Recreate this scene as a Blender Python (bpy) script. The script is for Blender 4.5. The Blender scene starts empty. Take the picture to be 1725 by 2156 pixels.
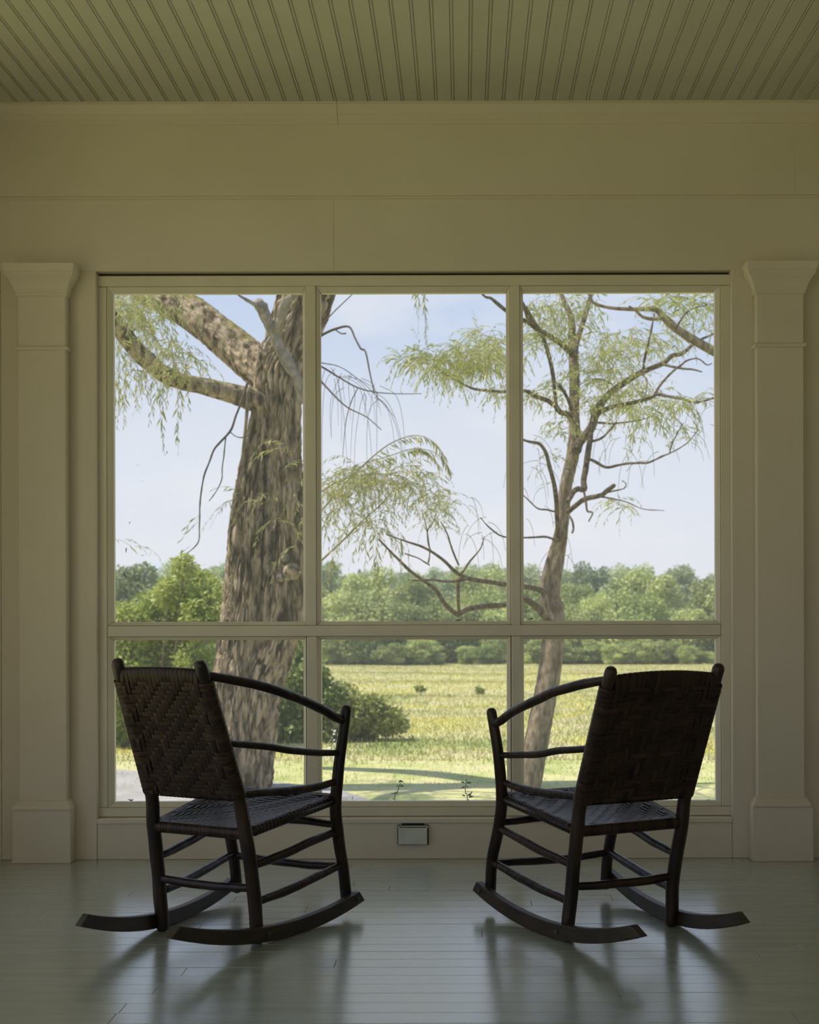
import bpy, bmesh, math, random
import numpy as np
from mathutils import Vector, Matrix, noise

# ------------------------------------------------------------------ camera, sky, sun, exposure
SC = bpy.context.scene
COL = SC.collection
F, XV, YV, ROLL, H = 2821.0, 975.6, 1272.4, math.radians(0.143), 1.045   # focal length (px), principal point (px), roll, eye height
cam = bpy.data.cameras.new('camera')
cam.sensor_fit = 'HORIZONTAL'
cam.sensor_width = 36.0
cam.lens = F / 1725 * 36
cam.shift_x = (862.5 - XV) / 1725
cam.shift_y = (YV - 1078) / 1725
cam.clip_start, cam.clip_end = 0.05, 6000
cam.dof.use_dof = True
cam.dof.focus_distance = 4.6
cam.dof.aperture_fstop = 7.5
camo = bpy.data.objects.new('camera', cam)
COL.objects.link(camo)
camo.matrix_world = Matrix.Translation((0, 0, H)) @ Matrix.Rotation(math.pi/2, 4, 'X') @ Matrix.Rotation(-ROLL, 4, 'Z')
SC.camera = camo
SC.view_settings.view_transform = 'Standard'
SC.view_settings.look = 'None'
SC.view_settings.gamma = 1.0
SC.view_settings.use_curve_mapping = False
SC.view_settings.exposure = 0.0
SC.cycles.use_denoising = True
SC.cycles.max_bounces = 10
SC.cycles.diffuse_bounces = 6
SC.cycles.transparent_max_bounces = 16

world = bpy.data.worlds.new('sky')
SC.world = world
world.use_nodes = True
wn, wl = world.node_tree.nodes, world.node_tree.links
wn.clear()
w_out = wn.new('ShaderNodeOutputWorld')
w_bg = wn.new('ShaderNodeBackground')
w_tc = wn.new('ShaderNodeTexCoord')
w_sep = wn.new('ShaderNodeSeparateXYZ')
w_ramp = wn.new('ShaderNodeValToRGB')
w_ramp.color_ramp.interpolation = 'EASE'
e = w_ramp.color_ramp.elements
e[0].position, e[0].color = 0.0, (0.90, 0.92, 0.98, 1)
e[1].position, e[1].color = 1.0, (0.36, 0.52, 0.92, 1)
q = e.new(0.11); q.color = (0.80, 0.86, 0.98, 1)
q = e.new(0.23); q.color = (0.58, 0.71, 0.96, 1)
w_map = wn.new('ShaderNodeMapping')
w_map.inputs['Scale'].default_value = (3.0, 3.0, 9.0)
w_noise = wn.new('ShaderNodeTexNoise')
w_noise.inputs['Scale'].default_value = 1.6
w_noise.inputs['Detail'].default_value = 7
w_noise.inputs['Roughness'].default_value = 0.55
w_cr = wn.new('ShaderNodeValToRGB')
w_cr.color_ramp.elements[0].position, w_cr.color_ramp.elements[1].position = 0.53, 0.70
w_mix = wn.new('ShaderNodeMix')
w_mix.data_type = 'RGBA'
w_mix.inputs[7].default_value = (1.0, 0.99, 1.0, 1)
w_mul = wn.new('ShaderNodeMath')
w_mul.operation = 'MULTIPLY'
w_mul.inputs[1].default_value = 0.6
wl.new(w_tc.outputs['Generated'], w_sep.inputs[0])
wl.new(w_sep.outputs['Z'], w_ramp.inputs[0])
wl.new(w_tc.outputs['Generated'], w_map.inputs[0])
wl.new(w_map.outputs[0], w_noise.inputs[0])
wl.new(w_noise.outputs[0], w_cr.inputs[0])
wl.new(w_cr.outputs[0], w_mul.inputs[0])
wl.new(w_mul.outputs[0], w_mix.inputs[0])
wl.new(w_ramp.outputs[0], w_mix.inputs[6])
wl.new(w_mix.outputs[2], w_bg.inputs[0])
wl.new(w_bg.outputs[0], w_out.inputs[0])
w_bg.inputs[1].default_value = 1.0

sun = bpy.data.lights.new('sun', 'SUN')
sun.energy = 6.0
sun.angle = math.radians(0.6)
sun.color = (1.0, 0.93, 0.80)
suno = bpy.data.objects.new('sun', sun)
COL.objects.link(suno)
SUN_EL, SUN_AZ = math.radians(61), math.radians(264)      # azimuth clockwise from +Y: high on the left, a little behind the camera
sd = Vector((math.sin(SUN_AZ)*math.cos(SUN_EL), math.cos(SUN_AZ)*math.cos(SUN_EL), math.sin(SUN_EL)))
suno.rotation_euler = sd.to_track_quat('Z', 'Y').to_euler()
suno.location = (0, 0, 30)

# ------------------------------------------------------------------ helpers
CR, SR = math.cos(ROLL), math.sin(ROLL)
def W(px, py, Y):
    """a place seen at photo position px,py that stands Y metres away"""
    dx, dy = px - XV, py - YV
    x, y = dx*CR - dy*SR, dx*SR + dy*CR
    return Vector((x*Y/F, Y, H - y*Y/F))
def PX(px, Y): return (px - XV)*Y/F
def PZ(py, Y): return H - (py - YV)*Y/F

def tag(o, label=None, cat=None, group=None, kind=None):
    if label: o['label'] = label
    if cat: o['category'] = cat
    if group: o['group'] = group
    if kind: o['kind'] = kind
    return o
def link(name, me, mat=None, parent=None):
    o = bpy.data.objects.new(name, me)
    COL.objects.link(o)
    if mat and me is not None and not me.materials: me.materials.append(mat)
    if parent: o.parent = parent
    return o
def empty(name, loc=(0, 0, 0), rz=0):
    o = bpy.data.objects.new(name, None)
    COL.objects.link(o)
    o.empty_display_size = 0.1
    o.location = loc
    o.rotation_euler = (0, 0, rz)
    return o
def mesh(name, verts, faces, smooth=False):
    me = bpy.data.meshes.new(name)
    me.from_pydata([tuple(v) for v in verts], [], faces)
    me.validate()
    if smooth: me.polygons.foreach_set('use_smooth', [True]*len(me.polygons))
    me.update()
    return me
def quads_mesh(name, V):
    """V: (N,4,3) separate quads"""
    n = len(V)
    me = bpy.data.meshes.new(name)
    me.vertices.add(n*4); me.loops.add(n*4); me.polygons.add(n)
    me.vertices.foreach_set('co', np.ascontiguousarray(V, np.float32).ravel())
    me.loops.foreach_set('vertex_index', np.arange(n*4, dtype=np.int32))
    me.polygons.foreach_set('loop_start', np.arange(0, n*4, 4, dtype=np.int32))
    me.polygons.foreach_set('loop_total', np.full(n, 4, np.int32))
    me.update(calc_edges=True)
    return me
def box_mesh(name, x0, x1, y0, y1, z0, z1, bev=0.0, seg=1):
    bm = bmesh.new()
    bmesh.ops.create_cube(bm, size=1)
    for v in bm.verts:
        v.co = Vector(((x0+x1)/2 + v.co.x*(x1-x0), (y0+y1)/2 + v.co.y*(y1-y0), (z0+z1)/2 + v.co.z*(z1-z0)))
    if bev: bmesh.ops.bevel(bm, geom=bm.edges[:], offset=bev, segments=seg, affect='EDGES', profile=0.5)
    me = bpy.data.meshes.new(name)
    bm.to_mesh(me); bm.free()
    return me
def box(name, mat, parent, x0, x1, y0, y1, z0, z1, bev=0.002, seg=1):
    return link(name, box_mesh(name, x0, x1, y0, y1, z0, z1, bev, seg), mat, parent)
def extrude_x(name, mat, parent, prof, x0, x1):
    """closed profile [(y,z)] swept along x"""
    n = len(prof)
    v = [(x0, y, z) for y, z in prof] + [(x1, y, z) for y, z in prof]
    f = [(i, (i+1) % n, n+(i+1) % n, n+i) for i in range(n)] + [tuple(range(n))[::-1], tuple(range(n, 2*n))]
    me = mesh(name, v, f)
    bm = bmesh.new(); bm.from_mesh(me); bmesh.ops.recalc_face_normals(bm, faces=bm.faces); bm.to_mesh(me); bm.free()
    return link(name, me, mat, parent)
def extrude_y(name, prof, y0, y1):
    n = len(prof)
    v = [(x, y0, z) for x, z in prof] + [(x, y1, z) for x, z in prof]
    f = [(i, (i+1) % n, n+(i+1) % n, n+i) for i in range(n)] + [tuple(range(n))[::-1], tuple(range(n, 2*n))]
    me = mesh(name, v, f)
    bm = bmesh.new(); bm.from_mesh(me); bmesh.ops.recalc_face_normals(bm, faces=bm.faces); bm.to_mesh(me); bm.free()
    return me
def loft_rect(name, mat, parent, rings):
    """rings of (x0,x1,y0,y1,z): mitred mouldings"""
    v, f = [], []
    for x0, x1, y0, y1, z in rings: v += [(x0, y0, z), (x1, y0, z), (x1, y1, z), (x0, y1, z)]
    for i in range(len(rings)-1):
        for k in range(4):
            a, b = i*4+k, i*4+(k+1) % 4
            f.append((a, b, b+4, a+4))
    m = len(rings)*4
    f += [(3, 2, 1, 0), (m-4, m-3, m-2, m-1)]
    return link(name, mesh(name, v, f), mat, parent)
def catmull(P, sub):
    P = [Vector(p) for p in P]
    if len(P) < 3 or sub < 2: 
        if len(P) == 2 and sub > 1: return [P[0].lerp(P[1], i/sub) for i in range(sub+1)]
        return P
    Q = [P[0]*2-P[1]] + P + [P[-1]*2-P[-2]]
    out = []
    for i in range(1, len(Q)-2):
        a, b, c, d = Q[i-1], Q[i], Q[i+1], Q[i+2]
        for k in range(sub):
            t = k/sub
            out.append(0.5*((2*b) + (c-a)*t + (2*a-5*b+4*c-d)*t*t + (3*b-a-3*c+d)*t*t*t))
    out.append(P[-1])
    return out
def tube_data(path, rad, n=8, amp=0.0, freq=1.0, seed=0, kz=1.0, dome=False, wob=0.0, ridge=0.0):
    """verts and faces of a tapering tube along a path; rad is a list as long as the path"""
    path = [Vector(p) for p in path]
    v, f = [], []
    up = None
    L = 0
    if dome:   # round both ends over
        for end in (0, -1):
            d = (path[0]-path[1]) if end == 0 else (path[-1]-path[-2])
            d.normalize()
            r = rad[end]
            ext = [(0.55, 0.8), (0.8, 0.45)]
            for s, k in ext:
                if end == 0: path.insert(0, path[0] + d*(r*(s if s == 0.55 else 0.25))); rad = [r*k] + list(rad)
                else: path.append(path[-1] + d*(r*(s if s == 0.55 else 0.25))); rad = list(rad) + [r*k]
    m = len(path)
    for i, p in enumerate(path):
        t = (path[min(i+1, m-1)] - path[max(i-1, 0)])
        if t.length < 1e-9: t = Vector((0, 0, 1))
        t.normalize()
        if up is None:
            up = Vector((0, 1, 0)) if abs(t.y) < 0.9 else Vector((1, 0, 0))
        a = (up - t*up.dot(t)).normalized()
        up = a
        b = t.cross(a)
        if i: L += (p-path[i-1]).length
        w = Vector((0, 0, 0))
        if wob: w = (a*noise.noise((L*9, seed*3.1, 0)) + b*noise.noise((L*9, seed*3.1, 7)))*wob
        for k in range(n):
            th = 2*math.pi*k/n
            c, s = math.cos(th), math.sin(th)
            r = rad[i]
            if amp:
                q = Vector((c*freq, s*freq, L*kz + seed*10))
                r += amp*(noise.noise(q)*0.8 + noise.noise(q*2.1)*0.5)*min(1, rad[i]/0.05 if amp > 0.004 else 1)
            if ridge:
                q = Vector((c*freq, s*freq, L*kz + seed*10))
                q2 = q + Vector((noise.noise(q*0.6), noise.noise(q*0.6 + Vector((5, 3, 1))), 0))*0.9
                r += ridge*(min(1.0, abs(noise.noise(q2))*3.6) - 1 + 0.35*noise.noise(q2*2.7) + 0.9*noise.noise(Vector((c*1.3, s*1.3, L*0.9+seed))))
            v.append(p + w + a*(c*r) + b*(s*r))
    for i in range(m-1):
        for k in range(n):
            a0, b0 = i*n+k, i*n+(k+1) % n
            f.append((a0, b0, b0+n, a0+n))
    f.append(tuple(range(n))[::-1]); f.append(tuple(range((m-1)*n, m*n)))
    return v, f
def tube(name, mat, parent, path, rad, n=8, sub=1, **kw):
    if sub > 1:
        m = len(path); path = catmull(path, sub)
        x = np.linspace(0, m-1, len(path)); rad = list(np.interp(x, range(m), rad))
    v, f = tube_data(path, rad, n, **kw)
    return link(name, mesh(name, v, f, True), mat, parent)

# ------------------------------------------------------------------ materials
def new_mat(name):
    m = bpy.data.materials.new(name)
    m.use_nodes = True
    nt = m.node_tree
    return m, nt, nt.nodes['Principled BSDF']
def N(nt, kind, **kw):
    n = nt.nodes.new(kind)
    for k, v in kw.items():
        if k in n.inputs: n.inputs[k].default_value = v
        else: setattr(n, k, v)
    return n
def simple(name, c1, c2, rough=0.6, scale=6.0, stretch=(1, 1, 1), bump=0.0, bscale=None, spec=0.5, rand=0.0, trans=0.0, detail=4, lo=0.35, hi=0.65):
    """two colours mixed by noise, optional bump, optional shift per object"""
    m, nt, p = new_mat(name)
    L = nt.links
    tc = N(nt, 'ShaderNodeTexCoord')
    mp = N(nt, 'ShaderNodeMapping'); mp.inputs['Scale'].default_value = stretch
    L.new(tc.outputs['Object'], mp.inputs[0])
    if rand:
        oi = N(nt, 'ShaderNodeObjectInfo')
        ml = N(nt, 'ShaderNodeMath', operation='MULTIPLY'); ml.inputs[1].default_value = 37.0
        L.new(oi.outputs['Random'], ml.inputs[0])
        cb = N(nt, 'ShaderNodeCombineXYZ')
        for i in range(3): L.new(ml.outputs[0], cb.inputs[i])
        L.new(cb.outputs[0], mp.inputs['Location'])
    nz = N(nt, 'ShaderNodeTexNoise'); nz.inputs['Scale'].default_value = scale; nz.inputs['Detail'].default_value = detail
    L.new(mp.outputs[0], nz.inputs[0])
    cr = N(nt, 'ShaderNodeValToRGB')
    cr.color_ramp.elements[0].position, cr.color_ramp.elements[1].position = lo, hi
    cr.color_ramp.elements[0].color = (*c1, 1); cr.color_ramp.elements[1].color = (*c2, 1)
    L.new(nz.outputs[0], cr.inputs[0])
    col = cr.outputs[0]
    if rand:
        hs = N(nt, 'ShaderNodeHueSaturation')
        mr = N(nt, 'ShaderNodeMapRange'); mr.inputs['To Min'].default_value = 1-rand; mr.inputs['To Max'].default_value = 1+rand
        L.new(oi.outputs['Random'], mr.inputs[0]); L.new(mr.outputs[0], hs.inputs['Value']); L.new(col, hs.inputs['Color'])
        col = hs.outputs[0]
    L.new(col, p.inputs['Base Color'])
    p.inputs['Roughness'].default_value = rough
    p.inputs['Specular IOR Level'].default_value = spec
    if bump:
        n2 = N(nt, 'ShaderNodeTexNoise'); n2.inputs['Scale'].default_value = bscale or scale*3; n2.inputs['Detail'].default_value = 5
        L.new(mp.outputs[0], n2.inputs[0])
        bp = N(nt, 'ShaderNodeBump'); bp.inputs['Strength'].default_value = bump; bp.inputs['Distance'].default_value = 0.01
        L.new(n2.outputs[0], bp.inputs['Height']); L.new(bp.outputs[0], p.inputs['Normal'])
    if trans:
        tr = N(nt, 'ShaderNodeBsdfTranslucent'); L.new(col, tr.inputs[0])
        mx = N(nt, 'ShaderNodeMixShader'); mx.inputs[0].default_value = trans
        L.new(p.outputs[0], mx.inputs[1]); L.new(tr.outputs[0], mx.inputs[2])
        L.new(mx.outputs[0], nt.nodes['Material Output'].inputs[0])
    return m

M = {}
M['paint'] = simple('cream_wall_paint', (0.645, 0.565, 0.455), (0.68, 0.60, 0.485), 0.5, 2.2, bump=0.04, bscale=120, spec=0.35)
M['trim'] = simple('cream_frame_paint', (0.66, 0.59, 0.47), (0.71, 0.64, 0.515), 0.38, 5, bump=0.05, bscale=60, spec=0.5)
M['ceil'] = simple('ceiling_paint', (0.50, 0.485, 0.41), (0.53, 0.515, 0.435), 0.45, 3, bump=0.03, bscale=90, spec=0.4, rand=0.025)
M['gap'] = simple('dark_gap', (0.02, 0.018, 0.014), (0.035, 0.03, 0.02), 0.9, 20)
M['house'] = simple('house_siding_paint', (0.50, 0.47, 0.39), (0.55, 0.51, 0.43), 0.6, 3)
M['gasket'] = simple('black_gasket', (0.008, 0.008, 0.008), (0.014, 0.013, 0.012), 0.6, 30)
M['lid'] = simple('grey_painted_metal', (0.52, 0.53, 0.49), (0.62, 0.63, 0.57), 0.45, 18, bump=0.05)
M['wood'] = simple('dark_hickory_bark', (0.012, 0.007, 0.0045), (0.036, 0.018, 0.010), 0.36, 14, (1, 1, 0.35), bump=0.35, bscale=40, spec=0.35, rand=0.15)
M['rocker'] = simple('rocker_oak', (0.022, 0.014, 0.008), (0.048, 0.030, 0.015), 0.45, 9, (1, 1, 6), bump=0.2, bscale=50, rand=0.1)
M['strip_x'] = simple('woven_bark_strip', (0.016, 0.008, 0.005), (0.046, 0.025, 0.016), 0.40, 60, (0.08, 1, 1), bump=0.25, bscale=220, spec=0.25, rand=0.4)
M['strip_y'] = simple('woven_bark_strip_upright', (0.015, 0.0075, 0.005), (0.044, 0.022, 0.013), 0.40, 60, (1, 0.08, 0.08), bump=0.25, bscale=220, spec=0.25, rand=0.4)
M['bolt'] = simple('bolt_iron', (0.03, 0.025, 0.02), (0.05, 0.04, 0.03), 0.4, 30)
M['debris'] = simple('dried_leaf', (0.015, 0.012, 0.009), (0.03, 0.022, 0.014), 0.8, 60)

# painted floor boards: glossy porch enamel, worn in streaks along the boards
m, nt, p = new_mat('porch_floor_enamel')
L = nt.links
tc = N(nt, 'ShaderNodeTexCoord'); mp = N(nt, 'ShaderNodeMapping'); mp.inputs['Scale'].default_value = (1.2, 9, 1)
ge = N(nt, 'ShaderNodeNewGeometry')
L.new(ge.outputs['Position'], mp.inputs[0])
n1 = N(nt, 'ShaderNodeTexNoise'); n1.inputs['Scale'].default_value = 2.4; n1.inputs['Detail'].default_value = 6
L.new(mp.outputs[0], n1.inputs[0])
cr = N(nt, 'ShaderNodeValToRGB')
cr.color_ramp.elements[0].position, cr.color_ramp.elements[1].position = 0.3, 0.7
cr.color_ramp.elements[0].color = (0.345, 0.375, 0.335, 1); cr.color_ramp.elements[1].color = (0.415, 0.44, 0.395, 1)
L.new(n1.outputs[0], cr.inputs[0])
n3 = N(nt, 'ShaderNodeTexNoise'); n3.inputs['Scale'].default_value = 55; n3.inputs['Detail'].default_value = 2
mp3 = N(nt, 'ShaderNodeMapping'); mp3.inputs['Scale'].default_value = (0.35, 1, 1)
L.new(ge.outputs['Position'], mp3.inputs[0]); L.new(mp3.outputs[0], n3.inputs[0])
cr3 = N(nt, 'ShaderNodeValToRGB')
cr3.color_ramp.elements[0].position, cr3.color_ramp.elements[1].position = 0.20, 0.24
L.new(n3.outputs[0], cr3.inputs[0])
mxc = N(nt, 'ShaderNodeMix', data_type='RGBA'); mxc.inputs[6].default_value = (0.03, 0.03, 0.024, 1)
L.new(cr3.outputs[0], mxc.inputs[0]); L.new(cr.outputs[0], mxc.inputs[7])
L.new(mxc.outputs[2], p.inputs['Base Color'])
rr = N(nt, 'ShaderNodeMapRange'); rr.inputs['To Min'].default_value = 0.12; rr.inputs['To Max'].default_value = 0.32
L.new(n1.outputs[0], rr.inputs[0]); L.new(rr.outputs[0], p.inputs['Roughness'])
mp2 = N(nt, 'ShaderNodeMapping'); mp2.inputs['Scale'].default_value = (2.5, 22, 1)
L.new(ge.outputs['Position'], mp2.inputs[0])
n2 = N(nt, 'ShaderNodeTexNoise'); n2.inputs['Scale'].default_value = 6; n2.inputs['Detail'].default_value = 6
L.new(mp2.outputs[0], n2.inputs[0])
bp = N(nt, 'ShaderNodeBump'); bp.inputs['Strength'].default_value = 0.22; bp.inputs['Distance'].default_value = 0.004
L.new(n2.outputs[0], bp.inputs['Height']); L.new(bp.outputs[0], p.inputs['Normal'])
p.inputs['Specular IOR Level'].default_value = 0.75
p.inputs['Coat Weight'].default_value = 1.0; p.inputs['Coat Roughness'].default_value = 0.20
M['floor'] = m

# insect screen: fine wire cloth, part open, part grey wire
m, nt, p = new_mat('insect_screen_cloth')
L = nt.links
tr = N(nt, 'ShaderNodeBsdfTransparent')
df = N(nt, 'ShaderNodeBsdfDiffuse'); df.inputs[0].default_value = (0.62, 0.62, 0.60, 1)
tl = N(nt, 'ShaderNodeBsdfTranslucent'); tl.inputs[0].default_value = (0.62, 0.62, 0.60, 1)
a1 = N(nt, 'ShaderNodeMixShader'); a1.inputs[0].default_value = 0.5
mx = N(nt, 'ShaderNodeMixShader'); mx.inputs[0].default_value = 0.15
L.new(df.outputs[0], a1.inputs[1]); L.new(tl.outputs[0], a1.inputs[2])
L.new(tr.outputs[0], mx.inputs[1]); L.new(a1.outputs[0], mx.inputs[2])
L.new(mx.outputs[0], nt.nodes['Material Output'].inputs[0])
M['screen'] = m

# outdoor materials
def ground_mat(name, cols, scale, rough=0.9, bump=0.3):
    m, nt, p = new_mat(name)
    L = nt.links
    ge = N(nt, 'ShaderNodeNewGeometry')
    mp = N(nt, 'ShaderNodeMapping'); mp.inputs['Scale'].default_value = (0.8, 0.8, 0.6)
    L.new(ge.outputs['Position'], mp.inputs[0])
    nz = N(nt, 'ShaderNodeTexNoise'); nz.inputs['Scale'].default_value = scale; nz.inputs['Detail'].default_value = 8; nz.inputs['Roughness'].default_value = 0.62
    L.new(mp.outputs[0], nz.inputs[0])
    cr = N(nt, 'ShaderNodeValToRGB')
    el = cr.color_ramp.elements
    el[0].position, el[0].color = cols[0][0], (*cols[0][1], 1)
    el[1].position, el[1].color = cols[-1][0], (*cols[-1][1], 1)
    for pos, c in cols[1:-1]:
        q = el.new(pos); q.color = (*c, 1)
    L.new(nz.outputs[0], cr.inputs[0])
    L.new(cr.outputs[0], p.inputs['Base Color'])
    p.inputs['Roughness'].default_value = rough
    p.inputs['Specular IOR Level'].default_value = 0.15
    if name in ('meadow_grass', 'lawn_blade'):
        tr = N(nt, 'ShaderNodeBsdfTranslucent'); L.new(cr.outputs[0], tr.inputs[0])
        mx = N(nt, 'ShaderNodeMixShader'); mx.inputs[0].default_value = 0.5
        L.new(p.outputs[0], mx.inputs[1]); L.new(tr.outputs[0], mx.inputs[2]); L.new(mx.outputs[0], nt.nodes['Material Output'].inputs[0])
    if bump:
        n2 = N(nt, 'ShaderNodeTexNoise'); n2.inputs['Scale'].default_value = scale*9; n2.inputs['Detail'].default_value = 6
        L.new(ge.outputs['Position'], n2.inputs[0])
        bp = N(nt, 'ShaderNodeBump'); bp.inputs['Strength'].default_value = bump; bp.inputs['Distance'].default_value = 0.1
        L.new(n2.outputs[0], bp.inputs['Height']); L.new(bp.outputs[0], p.inputs['Normal'])
    return m
FIELD = [(0.32, (0.24, 0.28, 0.09)), (0.42, (0.40, 0.40, 0.15)), (0.48, (0.51, 0.46, 0.26)), (0.53, (0.45, 0.44, 0.17)), (0.58, (0.51, 0.46, 0.13)), (0.63, (0.38, 0.39, 0.15)), (0.72, (0.25, 0.30, 0.10))]
M['field'] = ground_mat('meadow_ground', FIELD, 0.42)
M['grass'] = ground_mat('meadow_grass', FIELD, 0.42, 0.7, 0)
M['tuss'] = simple('tussock_blade', (0.25, 0.29, 0.08), (0.38, 0.40, 0.13), 0.7, 3, trans=0.3)
M['lawn'] = ground_mat('lawn_grass', [(0.32, (0.28, 0.34, 0.10)), (0.45, (0.44, 0.46, 0.18)), (0.55, (0.54, 0.51, 0.26)), (0.68, (0.38, 0.42, 0.14))], 1.6)
M['lawnb'] = ground_mat('lawn_blade', [(0.32, (0.28, 0.34, 0.10)), (0.45, (0.44, 0.46, 0.18)), (0.55, (0.54, 0.51, 0.26)), (0.68, (0.38, 0.42, 0.14))], 1.6, 0.7, 0)
M['road'] = ground_mat('gravel_drive', [(0.3, (0.30, 0.29, 0.27)), (0.7, (0.42, 0.40, 0.38))], 5)
M['bark'] = simple('willow_bark', (0.055, 0.040, 0.027), (0.42, 0.335, 0.235), 0.9, 17, (1, 1, 0.28), bump=1.0, bscale=60, spec=0.15, lo=0.38, hi=0.60, detail=9)
M['bark3'] = simple('branch_bark', (0.06, 0.046, 0.036), (0.19, 0.15, 0.115), 0.9, 30, (1, 1, 1), bump=0.8, bscale=80, spec=0.15)
M['bark2'] = simple('young_willow_bark', (0.13, 0.10, 0.075), (0.31, 0.25, 0.19), 0.9, 30, (1, 1, 0.35), bump=0.9, bscale=80, spec=0.15)
def add_moss(m):
    nt = m.node_tree; L = nt.links; p = nt.nodes['Principled BSDF']
    src = p.inputs['Base Color'].links[0].from_socket
    ge = N(nt, 'ShaderNodeNewGeometry'); sp = N(nt, 'ShaderNodeSeparateXYZ'); L.new(ge.outputs['Normal'], sp.inputs[0])
    nz = N(nt, 'ShaderNodeTexNoise'); nz.inputs['Scale'].default_value = 5; nz.inputs['Detail'].default_value = 5; L.new(ge.outputs['Position'], nz.inputs[0])
    ad = N(nt, 'ShaderNodeMath', operation='ADD'); L.new(sp.outputs['Z'], ad.inputs[0]); L.new(nz.outputs[0], ad.inputs[1])
    mr = N(nt, 'ShaderNodeMapRange'); mr.inputs['From Min'].default_value = 1.12; mr.inputs['From Max'].default_value = 1.5; L.new(ad.outputs[0], mr.inputs[0])
    mx = N(nt, 'ShaderNodeMix', data_type='RGBA'); mx.inputs[7].default_value = (0.19, 0.175, 0.035, 1)
    L.new(mr.outputs[0], mx.inputs[0]); L.new(src, mx.inputs[6]); L.new(mx.outputs[2], p.inputs['Base Color'])
add_moss(M['bark'])
M['dead'] = simple('weathered_dead_wood', (0.17, 0.15, 0.13), (0.34, 0.30, 0.265), 0.85, 30, (1, 1, 0.4), bump=0.9, bscale=60, spec=0.15)
M['moss'] = simple('moss', (0.12, 0.12, 0.02), (0.20, 0.18, 0.04), 0.95, 20)
M['twig'] = simple('dark_twig', (0.035, 0.030, 0.026), (0.07, 0.055, 0.045), 0.8, 20)
M['leaf'] = simple('willow_leaf', (0.30, 0.33, 0.10), (0.48, 0.47, 0.19), 0.5, 2.6, trans=0.4)
M['leaf2'] = simple('young_willow_leaf', (0.32, 0.36, 0.10), (0.52, 0.53, 0.20), 0.5, 1.8, trans=0.4)
M['bush'] = simple('bright_bush_leaf', (0.24, 0.33, 0.06), (0.48, 0.52, 0.15), 0.5, 2.6, trans=0.35)
M['bushd'] = simple('dark_bush_leaf', (0.13, 0.19, 0.045), (0.32, 0.38, 0.12), 0.55, 2.5, trans=0.3)
M['bushy'] = simple('olive_bush_leaf', (0.23, 0.27, 0.07), (0.48, 0.48, 0.17), 0.55, 3, trans=0.35)
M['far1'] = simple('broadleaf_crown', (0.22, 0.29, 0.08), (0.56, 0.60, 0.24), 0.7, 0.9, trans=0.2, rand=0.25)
M['far2'] = simple('hazy_distant_crown', (0.26, 0.34, 0.16), (0.44, 0.50, 0.27), 0.8, 0.5, trans=0.2, rand=0.2)  # leaf colour shifted pale and bluish, aerial haze painted in
M['conif'] = simple('hazy_conifer_needles', (0.18, 0.25, 0.15), (0.28, 0.36, 0.22), 0.8, 0.4, rand=0.15)  # needle green made bluer and paler to carry distance haze
M['trunkfar'] = simple('far_bark', (0.16, 0.14, 0.12), (0.30, 0.27, 0.24), 0.9, 1)
M['hill'] = simple('hazy_hill_forest', (0.41, 0.47, 0.55), (0.44, 0.49, 0.57), 1.0, 0.01, spec=0)  # blue-grey of distance haze put straight into the base colour
M['petal'] = simple('white_petal', (0.8, 0.8, 0.75), (0.9, 0.9, 0.85), 0.6, 10)
M['purple'] = simple('purple_petal', (0.22, 0.13, 0.26), (0.30, 0.2, 0.34), 0.6, 60)
M['weed'] = simple('weed_leaf', (0.05, 0.08, 0.02), (0.10, 0.13, 0.04), 0.6, 30, trans=0.3)

# ------------------------------------------------------------------ porch shell
YW = 5.50                    # face of the boards on the window wall
YF = 5.536                   # face of the window frame
XL, XR, YB = -2.15, 2.02, -3.2
ZC = PZ(210.5, 5.43)         # ceiling
rng = random.Random(7)

# floor
PITCH, FY0 = 0.0863, 3.344
floor = link('floor', box_mesh('floor', XL-0.2, XR+0.1, YB, YW+0.25, -0.12, -0.022), M['floor'])
tag(floor, kind='structure')
y = FY0 - PITCH*52
boards = []
while y < YW + 0.04:
    x = XL - rng.uniform(0, 2.0)
    while x < XR:
        ln = rng.uniform(1.3, 3.4)
        boards.append((max(x, XL-0.15), min(x+ln, XR), y))
        x += ln
    y += PITCH
for x0, x1, y in boards:
    if x1 - x0 < 0.06: continue
    dz = rng.uniform(-0.0004, 0.0004)
    me = box_mesh('floor_board', x0+0.0006, x1-0.0006, y+0.0007, min(y+PITCH, YW+0.04)-0.0007, -0.022, dz, 0.0008)
    for v in me.vertices:
        if v.co.z > -0.005: v.co.z += (v.co.y - y - PITCH/2)*rng.choice((-1, 1))*0.004*0 
    o = link('floor_board', me, M['floor'], floor)

# ceiling of double-beaded boards
ceiling = link('ceiling', box_mesh('ceiling', XL-1.6, XR+0.4, YB-0.6, YW+1.2, ZC+0.014, ZC+0.10), M['ceil'])  # left eave lengthened, out of view, to keep sun out of the porch
tag(ceiling, kind='structure')
CP = 0.0682
prof = [(0, ZC+0.013), (0, ZC+0.0045), (0.0012, ZC+0.0045)]
for k in range(7):
    a = math.pi*k/6
    prof.append((0.0058 - 0.0042*math.cos(a), ZC + 0.0040 - 0.0042*math.sin(a)))
prof += [(0.0104, ZC+0.0045), (0.0122, ZC+0.0045), (0.0140, ZC), (CP-0.0020, ZC), (CP-0.0004, ZC+0.0030), (CP-0.0004, ZC+0.013)]
bead = extrude_y('ceiling_board', prof, YB, YW-0.03)
x = 0.032 - 0.0058 - CP*32
while x < XR:
    if x > XL - 0.06:
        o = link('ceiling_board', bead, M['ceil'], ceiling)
        o.location = (x, 0, rng.uniform(-0.0003, 0.0003))
    x += CP

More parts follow.
